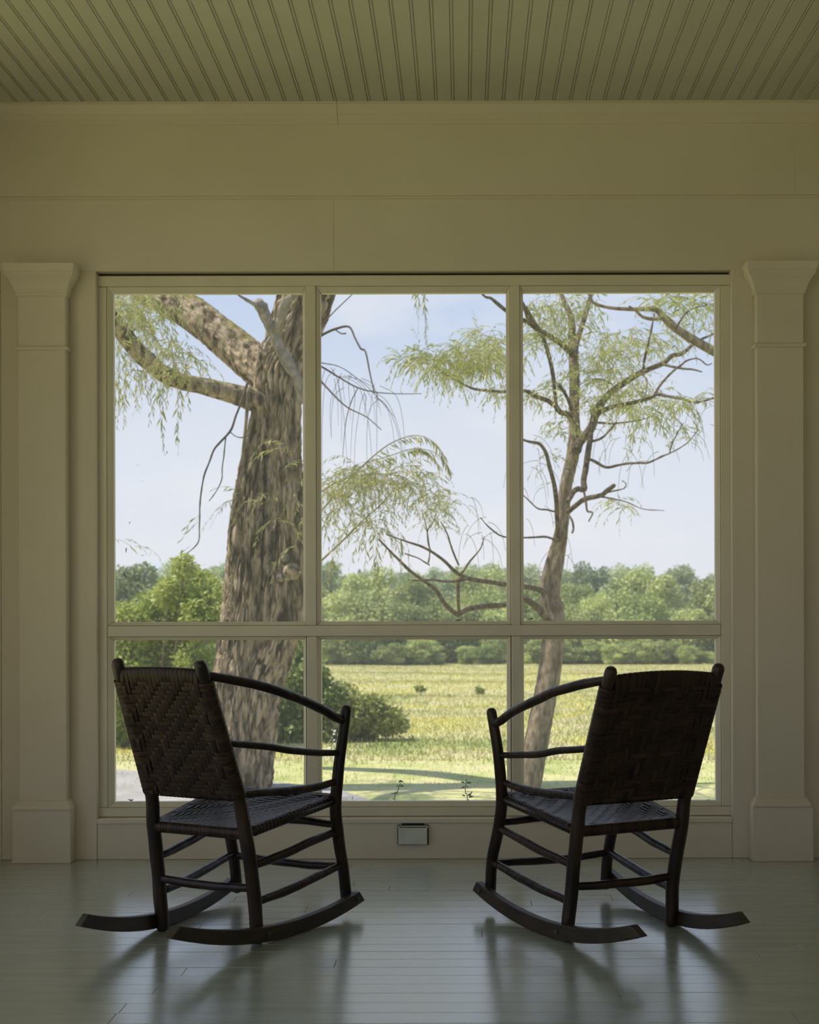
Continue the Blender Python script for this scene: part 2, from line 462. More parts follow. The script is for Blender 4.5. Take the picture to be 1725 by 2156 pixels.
# window wall: core behind, boards in front
zh = PZ(569, YW)                                   # underside of the header
xa, xb = PX(203, YW), PX(1542, YW)                 # opening between the casings
wf = link('wall_front', box_mesh('wall_front', XL-0.2, XR+0.1, YW+0.022, YW+0.16, zh+0.004, ZC+0.014), M['paint'])
tag(wf, kind='structure')
zr = PZ(414.5, YW)
zct = PZ(262, YW)
xj = PX(705, YW)
for x0, x1 in ((XL-0.15, xj), (xj+0.0003, XR)):
    box('header_board', M['paint'], wf, x0, x1, YW, YW+0.022, zh, zr-0.007, 0.0015, 1)
xj = PX(1676, YW)
for x0, x1 in ((XL-0.15, xj), (xj+0.0002, XR)):
    box('frieze_board', M['paint'], wf, x0, x1, YW-0.004, YW+0.022, zr+0.005, zct+0.03, 0.0010, 1)
box('reveal_strip', M['paint'], wf, XL-0.15, XR, YW+0.005, YW+0.021, zr-0.012, zr+0.012, 0.001)
box('header_soffit', M['paint'], wf, xa-0.02, xb+0.02, YW+0.005, YW+0.16, zh+0.0005, zh+0.02, 0.001)
xj = PX(714, YW)
cp = [(YW+0.01, zct), (YW-0.010, zct), (YW-0.012, zct+0.003), (YW-0.012, zct+0.020), (YW-0.016, zct+0.024), (YW-0.022, zct+0.030),
      (YW-0.030, zct+0.036), (YW-0.052, ZC-0.008), (YW-0.060, ZC-0.006), (YW-0.060, ZC+0.002), (YW+0.01, ZC+0.002)]
for x0, x1 in ((XL-0.15, xj), (xj+0.0014, XR)):
    extrude_x('crown_moulding', M['paint'], wf, cp, x0, x1)
# flat casing boards down both sides of the window, and the wall beyond the pilasters
for x0, x1 in ((XL-0.15, PX(2, YW)), (PX(2.5, YW), xa), (xb, XR+0.02)):
    box('casing_board', M['paint'], wf, x0, x1, YW, YW+0.16, 0, zh+0.002, 0.003, 2)
# apron and sill below the window
zs0, zs1 = PZ(1733, YW), PZ(1721, YW)
apron = box('apron_board', M['paint'], wf, xa+0.0012, xb-0.0012, YW+0.002, YW+0.10, 0, zs0+0.004, 0.002)
box('sill_nosing', M['trim'], wf, xa+0.0008, xb-0.0008, YW-0.006, YW+0.15, zs0, zs1-0.002, 0.004, 2)

# screened window: frame, mullions, stop beads, six screens
win = empty('window_1', (PX(872, YF), YF, zs1))
tag(win, kind='structure')
def wbox(name, px0, px1, py0, py1, y0=YF, y1=YF+0.05, mat=None, bev=0.0025):
    o = box(name, mat or M['trim'], None, PX(px0, YF), PX(px1, YF), y0, y1, PZ(py1, YF), PZ(py0, YF), bev)
    o.parent = win
    o.matrix_parent_inverse = Matrix.Translation(-win.location)
    return o
X0, X1, Y0, Y1 = 206, 1539.5, 578.8, 1718.2
wbox('head_rail', X0, X1, Y0, 601.5)
wbox('bottom_rail', X0, X1, 1699, Y1)
wbox('side_stile', X0, 225.5, 602.3, 1698.3)
wbox('side_stile', 1519, X1, 602.3, 1698.3)
wbox('middle_rail', 226.2, 1518.3, 1316, 1339)
for a, b in ((645, 666.5), (1076, 1096)):
    wbox('mullion', a, b, 600.5, 1315.4, YF-0.004)
    wbox('mullion', a+1, b+1, 1339.6, 1698.4, YF-0.004)
cols = ((225.5, 645, 238.5, 638), (666.5, 1076, 676, 1067.5), (1096, 1519, 1103.5, 1508.5))
rows = ((601.5, 1316, 615, 1308), (1339, 1699, 1346.5, 1687.5))
YS = YF + 0.030
for (a0, a1, b0, b1) in cols:
    for (r0, r1, s0, s1) in rows:
        def stop(P):
            # bevelled stop: outer edge flush with frame, inner edge set back
            o0 = [(PX(px, YF), PZ(py, YF)) for px, py in P]
            yo = (YF+0.002, YF+0.002, YF+0.016, YF+0.016)
            v = [(x, yo[i], z) for i, (x, z) in enumerate(o0)] + [(x, YF+0.04, z) for x, z in o0]
            f = [(0, 1, 2, 3), (7, 6, 5, 4)] + [(i, i+4, (i+1) % 4+4, (i+1) % 4) for i in range(4)]
            me = mesh('stop_bead', v, f)
            bm = bmesh.new(); bm.from_mesh(me); bmesh.ops.recalc_face_normals(bm, faces=bm.faces)
            bmesh.ops.bevel(bm, geom=bm.edges[:], offset=0.0008, segments=1, affect='EDGES')
            bm.to_mesh(me); bm.free()
            o = link('stop_bead', me, M['trim'], win)
            o.matrix_parent_inverse = Matrix.Translation(-win.location)
        g = 0.75
        stop([(a0+g, r0+g), (a1-g, r0+g), (b1-g, s0), (b0+g, s0)])
        stop([(a0+g, r1-g), (a1-g, r1-g), (b1-g, s1), (b0+g, s1)])
        stop([(a0+g, r0+g), (a0+g, r1-g), (b0, s1-g), (b0, s0+g)])
        stop([(a1-g, r0+g), (a1-g, r1-g), (b1, s1-g), (b1, s0+g)])
        x0, x1, z0, z1 = PX(a0, YF), PX(a1, YF), PZ(r1, YF), PZ(r0, YF)
        me = mesh('insect_screen', [(x0, YS, z0), (x1, YS, z0), (x1, YS, z1), (x0, YS, z1)], [(0, 1, 2, 3)])
        o = link('insect_screen', me, M['screen'], win)
        o.matrix_parent_inverse = Matrix.Translation(-win.location)
for a, b, c, d in ((X0-7, X0+3, Y0-8, Y1+6), (X1-3, X1+7, Y0-8, Y1+6), (X0-7, X1+7, Y0-9, Y0+3), (X0-7, X1+7, Y1-3, Y1+7)):
    wbox('shadow_gap', a, b, c, d, YF+0.022, YF+0.045, M['gap'], 0.0)
for (a0, a1, b0, b1) in cols:
    for (r0, r1, s0, s1) in rows:
        for a, b, c, d in ((a0-2, a0+3, r0, r1), (a1-3, a1+2, r0, r1), (a0, a1, r0-2, r0+3), (a0, a1, r1-3, r1+2)):
            wbox('shadow_gap', a, b, c, d, YF+0.010, YF+0.013, M['gap'], 0.0)
# round screw plug in the head rail
v, f = tube_data([W(835, 591, YF-0.001), W(835, 591, YF+0.004)], [0.006, 0.006], 14)
o = link('screw_plug', mesh('screw_plug', v, f), M['trim'], win); o.matrix_parent_inverse = Matrix.Translation(-win.location)

# pilasters
def pilaster(label, px0, px1, yt, yn, yb, yp):
    yf = YW - 0.062
    x0, x1 = PX(px0, yf), PX(px1, yf)
    root = empty('pilaster', ((x0+x1)/2, YW, 0))
    tag(root, label, 'pilaster', 'square pilasters beside the window')
    def par(o):
        o.parent = root; o.matrix_parent_inverse = Matrix.Translation(-root.location); return o
    YBK = YW - 0.0005
    z = lambda py: PZ(py, yf)
    zt, zcb = z(yt), z(yt+65)
    par(box('shaft', M['paint'], None, x0, x1, yf, YBK, z(yp), zt-0.004, 0.003, 2))
    prof = [(0.001, 65), (0.006, 63), (0.007, 59), (0.010, 57), (0.010, 52), (0.013, 49), (0.018, 41), (0.026, 33), (0.035, 27), (0.040, 24), (0.040, 18), (0.044, 16), (0.047, 3), (0.049, 1), (0.049, 0)]
    par(loft_rect('capital', M['paint'], None, [(x0-o, x1+o, yf-o, YBK, z(yt+d)) for o, d in prof]))
    zb = z(yn)
    par(loft_rect('neck_bead', M['paint'], None, [(x0-o, x1+o, yf-o, YBK, zb+d) for o, d in ((0.0005, -0.0095), (0.006, -0.0085), (0.009, -0.004), (0.010, 0), (0.009, 0.004), (0.006, 0.0085), (0.0005, 0.0095))]))
    zb = z(yb)
    pr = [(0.021, 0), (0.022, 0.004), (0.021, 0.010), (0.017, 0.017), (0.012, 0.023), (0.009, 0.029), (0.009, 0.033), (0.001, 0.038)]
    par(loft_rect('base_moulding', M['paint'], None, [(x0-o, x1+o, yf-o, YBK, zb+d) for o, d in pr]))
    o = par(box('plinth', M['paint'], None, x0-0.024, x1+0.020 + (0.012 if px0 > 800 else 0)*1, yf-0.016, YBK, 0, zb, 0.003, 2))
    return root
pilaster('cream square pilaster at the left edge, left of the screened window', 39, 139, 557.5, 731, 1702, 1812)
pilaster('cream square pilaster at the right edge, right of the screened window', 1595, 1694, 556.5, 728, 1699, 1811)

# weatherproof outlet on the apron
yo = YW + 0.002
oc = W(870, 1757, yo)
out = empty('outlet_cover', (oc.x, yo, oc.z))
tag(out, 'grey flip-lid outdoor outlet cover with black gasket on the apron under the window', 'outlet')
w2, h2 = 0.0640, 0.0405
box('gasket_plate', M['gasket'], out, -w2, w2, -0.012, -0.0002, -h2, h2, 0.003, 2)
box('lid', M['lid'], out, -w2+0.004, w2-0.005, -0.024, -0.0122, -h2+0.003, h2-0.010, 0.003, 2)
box('hinge_frame', M['lid'], out, -w2+0.002, w2-0.002, -0.015, -0.0121, h2-0.0070, h2-0.0025, 0.001)
for s in (-1, 1): box('hinge_ear', M['lid'], out, s*(w2-0.005)-0.0025, s*(w2-0.005)+0.0025, -0.017, -0.0121, h2-0.0125, h2-0.003, 0.0008)
box('hinge_bar', M['gasket'], out, -0.046, 0.046, -0.010, -0.0002, h2+0.0002, h2+0.0055, 0.001)

# left side of the porch: screened bays; right side: the house wall; far end open with posts
wl_ = link('wall_left', box_mesh('wall_left', XL-0.2, XL, YB, YW, 2.80, ZC+0.014), M['paint'])
tag(wl_, kind='structure')
box('apron_board', M['paint'], wl_, XL-0.16, XL-0.02, YB, YW, 0, 0.18, 0.003)
box('light_block_panel', M['paint'], wl_, XL-0.16, XL-0.04, 4.70, YW, 0.18, 2.80, 0.003)  # added solid bay, out of view, cuts side light on the left pilaster
for yy in (3.1, 1.3, -0.5, -2.3): box('post', M['paint'], wl_, XL-0.16, XL-0.04, yy-0.05, yy+0.05, 0.18, 2.80, 0.003)
wr = link('wall_right', box_mesh('wall_right', XR+0.02, XR+0.2, YB, YW+0.16, -0.02, ZC+0.014), M['house'])
tag(wr, kind='structure')
for k in range(24):
    z0 = 0.12 + k*0.125
    if z0 > ZC-0.05: break
    v = [(XR+0.02, YB, z0), (XR+0.004, YB, z0), (XR+0.016, YB, min(z0+0.135, ZC)), (XR+0.02, YB, min(z0+0.135, ZC))]
    v += [(x, YW-0.001, z) for x, _, z in v]
    f = [(0, 1, 5, 4), (1, 2, 6, 5), (2, 3, 7, 6), (3, 0, 4, 7), (3, 2, 1, 0), (4, 5, 6, 7)]
    link('clapboard', mesh('clapboard', v, f), M['house'], wr)
wb = link('wall_back', box_mesh('wall_back', XL-0.2, XR+0.2, YB-0.15, YB, zh, ZC+0.014), M['paint'])
tag(wb, kind='structure')
for xx in (XL, -0.75, 0.65, XR): box('post', M['paint'], wb, xx-0.06, xx+0.06, YB-0.12, YB, 0, zh, 0.003)

# ------------------------------------------------------------------ rocking chairs
def rocking_chair(label, pos, heading, D, hand):
    """D: measured joints (half width, forward, up); hand +1/-1 sets which way the weave runs"""
    root = empty('rocking_chair', (pos[0], pos[1], 0), -heading)      # local +Y forward, +X to its right
    tag(root, label, 'rocking chair', 'rustic rocking chairs facing the window')
    P3 = lambda n, s: Vector((D[n][0]*s, D[n][1], D[n][2]))
    cr_ = random.Random(3 if hand > 0 else 5)
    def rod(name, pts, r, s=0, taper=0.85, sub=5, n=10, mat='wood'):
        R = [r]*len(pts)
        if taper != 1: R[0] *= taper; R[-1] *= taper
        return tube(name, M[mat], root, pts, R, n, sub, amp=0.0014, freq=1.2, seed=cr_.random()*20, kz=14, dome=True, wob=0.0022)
    back, front = {}, {}
    for s in (-1, 1):
        b = [Vector((D['back_bot'][0]*s, D['back_bot'][1], 0.016)), P3('rear_rung', s), P3('back_seat', s), P3('pan_bot', s), P3('pan_bot', s).lerp(P3('back_top', s), 0.5) + Vector((0, -0.004, 0)), P3('back_top', s)]
        back[s] = b
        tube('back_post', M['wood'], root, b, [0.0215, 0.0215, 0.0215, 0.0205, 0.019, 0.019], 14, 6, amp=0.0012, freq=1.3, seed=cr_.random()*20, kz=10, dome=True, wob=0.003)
        fb = P3('front_bot', s); fb = Vector((fb.x, fb.y + 0.004, 0.045))
        fr = [fb, P3('losf', s), P3('upsf', s), P3('front_seat', s), P3('mid_f', s), P3('front_top', s)]
        front[s] = fr
        tube('front_post', M['wood'], root, fr, [0.0195, 0.019, 0.0205, 0.020, 0.0185, 0.0175], 14, 6, amp=0.0012, freq=1.3, seed=cr_.random()*20, kz=10, dome=True, wob=0.003)
        # arms: bowed top arm, two side rails
        a, c = P3('arm_r', s)+Vector((0, 0.012, 0)), P3('arm_f', s)
        bow = [(0, 0), (.155, .0126), (.29, .019), (.426, .023), (.56, .021), (.70, .018), (.82, .013), (.91, .003), (1, 0)]
        rod('arm', [a.lerp(c, t) + Vector((s*0.012*math.sin(math.pi*t), 0, dv)) for t, dv in bow], 0.0150, sub=3)
        a, c = P3('mid_r', s), P3('mid_f', s)
        rod('side_rail', [a, a.lerp(c, .3)+Vector((0, 0, .001)), a.lerp(c, .55)+Vector((0, 0, -.005)), a.lerp(c, .8)+Vector((0, 0, -.005)), c], 0.0115, sub=4)
        a, c = P3('low_r', s), P3('low_f', s)
        rod('side_rail', [a, a.lerp(c, .25)+Vector((0, 0, -.004)), a.lerp(c, .5)+Vector((0, 0, -.010)), a.lerp(c, .75)+Vector((0, 0, -.010)), c], 0.0130, sub=4)
        # side rungs
        a, c = P3('upsr', s), P3('upsf', s)
        rod('rung', [a, a.lerp(c, .33)+Vector((0, 0, -.004)), a.lerp(c, .66)+Vector((0, 0, -.002)), c], 0.0142)
        a, c = P3('losr', s), P3('losf', s)
        rod('rung', [a, a.lerp(c, .33)+Vector((0, 0, -.005)), a.lerp(c, .66)+Vector((0, 0, -.004)), c], 0.0142)
        # rocker: curved plank bolted outside the posts
        rl, ru, fl, fu = D['rk_rear_lo'], D['rk_rear_up'], D['rk_front_lo'], D['rk_front_up']
        k = math.sqrt(max(rl[2], 1e-3)/max(fl[2], 1e-3))
        u0 = (k*fl[1] + rl[1])/(1+k)
        RR = (fl[1]-u0)**2/(2*fl[2])
        wl0, wf0 = rl[0], fl[0]
        ww = lambda u: (wl0 + (wf0-wl0)*(u-rl[1])/(fl[1]-rl[1]))
        lo, hi = [], []
        n = 22
        for i in range(n+1):
            t = i/n
            u = rl[1] + (fl[1]-rl[1])*t
            lo.append((u, (u-u0)**2/(2*RR)))
            u = ru[1] + (fu[1]-ru[1])*t
            th = 0.042 + 0.006*math.sin(math.pi*t)
            hi.append((u, (u-u0)**2/(2*RR) + th))
        v, f = [], []
        hw = 0.0135
        for (u, z), (U, Z) in zip(lo, hi):
            v += [(s*(ww(u)-hw), u, z), (s*(ww(u)+hw), u, z), (s*(ww(U)+hw), U, Z), (s*(ww(U)-hw), U, Z)]
        for i in range(n):
            for q in range(4):
                a_, b_ = i*4+q, i*4+(q+1) % 4
                f.append((a_, b_, b_+4, a_+4))
        f += [(3, 2, 1, 0), (n*4, n*4+1, n*4+2, n*4+3)]
        me = mesh('rocker', v, f)
        bm = bmesh.new(); bm.from_mesh(me); bmesh.ops.recalc_face_normals(bm, faces=bm.faces)
        sharp = [e_ for e_ in bm.edges if len(e_.link_faces) == 2 and e_.calc_face_angle() > 0.6]
        bmesh.ops.bevel(bm, geom=sharp, offset=0.004, segments=2, affect='EDGES', profile=0.6)
        bm.to_mesh(me); bm.free()
        ro = link('rocker', me, M['rocker'], root)
        for u, dz in ((D['back_bot'][1]+0.004, 0.022), (D['front_bot'][1], 0.020)):
            z = (u-u0)**2/(2*RR) + dz
            for side in (1, -1):
                x_ = s*(ww(u)+side*hw)
                vv, ff = tube_data([(x_-s*side*0.003, u, z), (x_+s*side*0.0025, u, z), (x_+s*side*0.005, u, z)], [0.0085, 0.0085, 0.005], 10)
                link('bolt', mesh('bolt', vv, ff, False), M['bolt'], ro)
    # rear and front rungs
    a, c = P3('rear_rung', -1), P3('rear_rung', 1)
    rod('rung', [a, a.lerp(c, .3)+Vector((0, 0, -.006)), a.lerp(c, .7)+Vector((0, 0, -.006)), c], 0.0142)
    a, c = P3('fr_lo', -1), P3('fr_lo', 1)
    rod('rung', [a, a.lerp(c, .35)+Vector((0, 0.01, -.008)), a.lerp(c, .7)+Vector((0, 0.01, -.010)), c], 0.0142)
    a, c = P3('upsf', -1)+Vector((0, 0, .018)), P3('upsf', 1)+Vector((0, 0, .018))
    rod('rung', [a, a.lerp(c, .35)+Vector((0, 0, .004)), a.lerp(c, .7)+Vector((0, 0, .006)), c], 0.0142)

    # ---- woven back: strips wrap the posts and the crest rail
    bw = lambda t: D['pan_bot'][0] + (D['back_top'][0]-D['pan_bot'][0])*t
    ax0, ax1 = P3('pan_bot', 0), P3('back_top', 0)
    ax = (ax1-ax0)
    axn = ax.normalized()
    nrm = Vector((0, -axn.z, axn.y)).normalized()          # towards the sitter's back
    if nrm.y > 0: nrm = -nrm
    length = ax.length
    t_lo, t_hi = -0.02, (length - 0.030)/length
    crest = lambda s: ax0 + ax*t_hi + Vector((bw(t_hi)*s, 0, 0))
    bowz = 0.006 if hand > 0 else 0.014
    cpts = [crest(-1), crest(-.5)+axn*bowz*.75, crest(0)+axn*bowz, crest(.5)+axn*bowz*.75, crest(1)]
    back_o = rod('backrest', cpts, 0.013, sub=4)
    lowp = [ax0+ax*(t_lo+.03)+Vector((bw(0)*s, 0, 0)) for s in (-1, -.3, .3, 1)]
    v, f = tube_data(lowp, [0.012]*4, 10)
    link('lower_rail', mesh('lower_rail', v, f, True), M['wood'], back_o)
    NV, NH = 20, 26
    off = 0.0019
    def ribbon(name, path, nor, wid, par, dome_=0.0006):
        """path of points, nor of outward normals, wid of half-width vectors"""
        v, f = [], []
        for p_, n_, w_ in zip(path, nor, wid): v += [p_-w_, p_+n_*dome_*1.3, p_+w_]
        m_ = len(path)
        for i in range(m_-1):
            for q in range(2): f.append((i*3+q, i*3+q+1, i*3+q+4, i*3+q+3))
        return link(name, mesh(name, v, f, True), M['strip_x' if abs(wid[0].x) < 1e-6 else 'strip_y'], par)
    def over(i, j): return ((i - j) % 6) < 3      # upright strip on top at this crossing
    gr = 0.0236
    def GT(x_, hw_): return gr*(1 - 0.42*min(1, max(0, (hw_*0.97-abs(x_))/0.045)))
    two = lambda n_: [(k_ + q_)/n_ for k_ in range(n_) for q_ in (0.18, 0.82)]
    ph = length*(t_hi - 0.020/length - t_lo)/NH
    for j in range(NH):                                # strips across
        t = t_lo + (j+0.5)*ph/length
        c_ = ax0 + ax*t
        hw_ = bw(max(t, 0))
        path, nor, wid = [], [], []
        wv = axn*(ph*0.5*cr_.uniform(0.94, 1.02))
        tilt = axn*cr_.uniform(-.002, .002)
        # far side (towards the window) then round the post, near side, round the other post
        for side in (1, -1):                           # +1: face behind the sitter
            xs = [hw_*0.93*(2*q_-1) for q_ in two(NV)]
            if side < 0: xs = xs[::-1]
            for k, x_ in enumerate(xs):
                i = min(NV-1, max(0, int((x_/(2*hw_*0.93)+0.5)*NV)))
                o_ = -off if over(i, j) else off
                gth = GT(x_, hw_)
                path.append(c_ + Vector((x_, 0, 0)) + nrm*side*(gth+o_) + tilt*(x_/hw_)); nor.append(nrm*side); wid.append(wv)
            sx = 1 if side > 0 else -1
            for a_ in (20, 55, 90, 125, 160):
                a_ = math.radians(a_)
                d_ = Vector((sx*math.sin(a_), 0, 0)) + nrm*(side*math.cos(a_))
                path.append(c_ + Vector((sx*hw_, 0, 0)) + d_*(gr+0.0010)); nor.append(d_); wid.append(wv)
        path.append(path[0]); nor.append(nor[0]); wid.append(wid[0])
        ribbon('bark_strip', path, nor, wid, back_o)
    for i in range(NV):                                # upright strips over the crest rail
        fx = (i+0.5)/NV*2-1
        wk = cr_.uniform(0.90, 0.99)
        path, nor, wid = [], [], []
        rr_ = 0.0135
        for side in (1, -1):
            ts = [q_*NH for q_ in two(NH)]
            if side < 0: ts = ts[::-1]
            for k, tj in enumerate(ts):
                t = t_lo + tj*ph/length
                j = min(NH-1, int(tj))
                hw_ = bw(max(t, 0))*0.93
                if tj > NH-0.4: o_ = off*1.0
                elif tj < 0.6: o_ = off*0.5
                else: o_ = off if over(i, j) else -off
                gth = GT(fx*hw_, hw_/0.93)
                b_ = max(0, (t-0.6)/0.4)*bowz*(1-fx*fx)
                path.append(ax0 + ax*t + axn*b_ + Vector((fx*hw_, 0, 0)) + nrm*side*(gth+o_)); nor.append(nrm*side)
                wid.append(Vector((hw_/NV*wk, 0, 0)))
            if side > 0:
                t = t_hi
                hw_ = bw(t)*0.93
                b_ = max(0, (t-0.6)/0.4)*bowz*(1-fx*fx)
                for a_ in (30, 60, 90, 120, 150):
                    a_ = math.radians(a_)
                    d_ = axn*math.sin(a_) + nrm*math.cos(a_)
                    path.append(ax0+ax*t+axn*b_+Vector((fx*hw_, 0, 0)) + d_*(rr_+0.002)); nor.append(d_); wid.append(Vector((hw_/NV*wk, 0, 0)))
        for a_ in (40, 90, 140):
            a_ = math.radians(a_)
            t = t_lo
            d_ = -axn*math.sin(a_) - nrm*math.cos(a_)
            path.append(ax0+ax*t+Vector((fx*bw(0)*0.93, 0, 0)) + d_*(rr_)); nor.append(d_); wid.append(Vector((bw(0)*.93/NV*wk, 0, 0)))
        path.append(path[0]); nor.append(nor[0]); wid.append(wid[0])
        ribbon('bark_strip', path, nor, wid, back_o)

    # ---- woven seat on four rails
    rr0 = Vector((0, D['back_seat'][1]+0.004, D['back_seat'][2])); fr0 = Vector((0, D['front_seat'][1], D['front_seat'][2]))
    rw, fw_ = D['back_seat'][0], D['front_seat'][0]
    C4 = lambda s, g: rr0.lerp(fr0, g) + Vector((s*(rw+(fw_-rw)*g), 0, 0))
    seat_o = rod('seat', [C4(-1, 1), C4(-.4, 1)+Vector((0, .004, 0)), C4(.4, 1)+Vector((0, .004, 0)), C4(1, 1)], 0.0155)
    for a, c in ((C4(-1, 0), C4(1, 0)), (C4(-1, 0), C4(-1, 1)), (C4(1, 0), C4(1, 1))):
        v, f = tube_data([a, a.lerp(c, .5), c], [0.013]*3, 10)
        link('seat_rail', mesh('seat_rail', v, f, True), M['wood'], seat_o)
    sl = (fr0-rr0); sdir = sl.normalized(); sn = Vector((0, -sdir.z, sdir.y))
    NA, NB = 25, 26                                   # strips front to back, strips across
    sag = lambda s, g: -0.016*(1-s*s)*math.sin(math.pi*min(max(g, 0), 1))
    Rl = 0.0150
    for j in range(NB):
        g = (j+0.5)/NB
        hw_ = (rw+(fw_-rw)*g)
        gap = 0.93 if 0.06 < g < 0.94 else 0.86
        path, nor, wid = [], [], []
        wv = sdir*(sl.length/NB*0.5*cr_.uniform(.94, 1.02))
        for side in (1, -1):
            xs = [(2*q_-1)*gap for q_ in two(NA)]
            if side < 0: xs = xs[::-1]
            for s_ in xs:
                i = min(NA-1, max(0, int((s_/gap+1)/2*NA)))
                o_ = -off if over(i, j) else off
                th = Rl*(0.55 + 0.45*max(abs(s_), abs(2*g-1))**4) if side > 0 else Rl*0.8
                path.append(rr0+sl*g+Vector((s_*hw_, 0, sag(s_, g))) + sn*side*(th+o_)); nor.append(sn*side); wid.append(wv)
            sx = 1 if side > 0 else -1
            for a_ in (25, 58, 90, 122, 155):
                a_ = math.radians(a_)
                d_ = Vector((sx*math.sin(a_), 0, 0)) + sn*(side*math.cos(a_))
                path.append(rr0+sl*g+Vector((sx*hw_*(gap+.04), 0, 0)) + d_*(Rl+.003)); nor.append(d_); wid.append(wv)
        path.append(path[0]); nor.append(nor[0]); wid.append(wid[0])
        ribbon('bark_strip', path, nor, wid, seat_o)
    for i in range(NA):
        fx = ((i+0.5)/NA*2-1)*0.93
        wk = cr_.uniform(0.90, 0.99)
        path, nor, wid = [], [], []
        for side in (1, -1):
            gs = two(NB)
            if side < 0: gs = gs[::-1]
            for g in gs:
                j = min(NB-1, int(g*NB))
                o_ = off if over(i, j) else -off
                if g > .97 or g < .03: o_ = off
                th = Rl*(0.55 + 0.45*max(abs(fx), abs(2*g-1))**4) if side > 0 else Rl*0.8
                hw_ = (rw+(fw_-rw)*g)
                path.append(rr0+sl*g+Vector((fx*hw_, 0, sag(fx, g))) + sn*side*(th+o_)); nor.append(sn*side); wid.append(Vector((hw_*.93/NA*wk, 0, 0)))
            e_ = 1 if side > 0 else 0
            ez = 1 if side > 0 else -1
            hw_ = (rw+(fw_-rw)*e_)
            for a_ in (25, 58, 90, 122, 155):
                a_ = math.radians(a_)
                d_ = sdir*(ez*math.sin(a_)) + sn*(side*math.cos(a_))
                path.append(rr0+sl*e_+Vector((fx*hw_, 0, 0)) + d_*(Rl+.004)); nor.append(d_); wid.append(Vector((hw_*.93/NA*wk, 0, 0)))
        path.append(path[0]); nor.append(nor[0]); wid.append(wid[0])
        ribbon('bark_strip', path, nor, wid, seat_o)
    return root

DL = dict(back_top=(.155, -.243, .868), back_bot=(.184, 0, .010), back_seat=(.177, -.052, .345), rear_rung=(.183, -.020, .174),
          upsr=(.181, -.020, .243), losr=(.184, -.006, .127), front_bot=(.225, .458, .067), front_top=(.285, .363, .700), front_seat=(.236, .376, .398),
          losf=(.224, .438, .171), upsf=(.226, .400, .291), fr_lo=(.222, .439, .166), rk_rear_lo=(.165, -.409, .106), rk_rear_up=(.165, -.370, .136),
          rk_front_lo=(.262, .500, .042), rk_front_up=(.262, .471, .080), pan_bot=(.168, -.077, .467), arm_r=(.159, -.243, .837), arm_f=(.280, .365, .660),
          mid_r=(.171, -.154, .632), mid_f=(.262, .365, .554), low_r=(.172, -.084, .469), low_f=(.245, .370, .460))
DR = dict(back_top=(.193, -.257, .846), back_bot=(.194, 0, .012), back_seat=(.195, -.061, .346), rear_rung=(.190, -.018, .168),
          upsr=(.195, -.025, .238), losr=(.196, -.006, .121), front_bot=(.231, .461, .070), front_top=(.285, .342, .687), front_seat=(.236, .365, .397),
          losf=(.232, .445, .168), upsf=(.230, .400, .291), fr_lo=(.228, .443, .164), rk_rear_lo=(.181, -.413, .100), rk_rear_up=(.184, -.364, .126),
          rk_front_lo=(.264, .508, .064), rk_front_up=(.264, .483, .095), pan_bot=(.194, -.084, .447), arm_r=(.192, -.240, .820), arm_f=(.280, .343, .643),
          mid_r=(.192, -.159, .611), mid_f=(.262, .336, .544), low_r=(.194, -.090, .454), low_f=(.245, .357, .455))
rocking_chair('dark hickory rocking chair with woven bark back, at left and turned to the right', (-.8025, 4.2165), 0.4575, DL, 1)
rocking_chair('dark hickory rocking chair with woven bark back, at right and turned to the left', (.4976, 4.258), -0.4473, DR, -1)

# ------------------------------------------------------------------ the land outside
def ground_z(x, y):
    if y < 14: z = -0.60
    elif y < 112: z = -0.60 - (y-14)*0.0347
    else: z = -4.0 + min((y-112)*0.042, 4.6)
    if y > 16: z += 0.10*noise.noise((x*0.12, y*0.12, 0))*min(1, (y-16)/20)
    return z
def terrain(name, xs, ys, mat, dz=0.0, kind='structure'):
    v = [(x, y, ground_z(x, y)+dz) for y in ys for x in xs]
    n = len(xs)
    f = [(j*n+i, j*n+i+1, (j+1)*n+i+1, (j+1)*n+i) for j in range(len(ys)-1) for i in range(n-1)]
    o = link(name, mesh(name, v, f, True), mat)
    return tag(o, kind=kind)
ys = list(np.concatenate([[5.9, 8, 10, 12, 14], np.arange(15, 40, 1.0), np.arange(40, 130, 3.0), np.arange(130, 300, 8.0)]))
terrain('ground', list(np.concatenate([np.arange(-90, -20, 5.0), np.arange(-20, 20, 1.0), np.arange(20, 91, 5.0)])), ys, M['field'])
terrain('lawn', list(np.arange(-14, 14.1, 1.0)), [5.9, 8, 10, 12, 13.2, 14.0], M['lawn'], 0.012)
under = link('ground_under_porch', box_mesh('ground_under_porch', -90, 90, -60, 5.9, -0.72, -0.60), M['lawn']); tag(under, kind='structure')
# gravel drive sweeping past the left of the window
dv, df_ = [], []
edge = [(-14, 14.6, 11.2), (-8, 14.1, 11.2), (-5, 13.75, 11.0), (-3.5, 13.3, 10.6), (-2.4, 12.75, 10.0), (-1.6, 12.2, 9.3), (-1.05, 11.7, 8.4), (-.8, 11.2, 7.6), (-.62, 10.4, 7.0), (-.55, 9.5, 6.6)]
for x, ya, yb_ in edge: dv += [(x, ya, -0.58), (x-0.3, yb_, -0.58)]
for i in range(len(edge)-1): df_.append((i*2, i*2+1, i*2+3, i*2+2))
tag(link('driveway', mesh('driveway', dv, df_), M['road']), kind='structure')

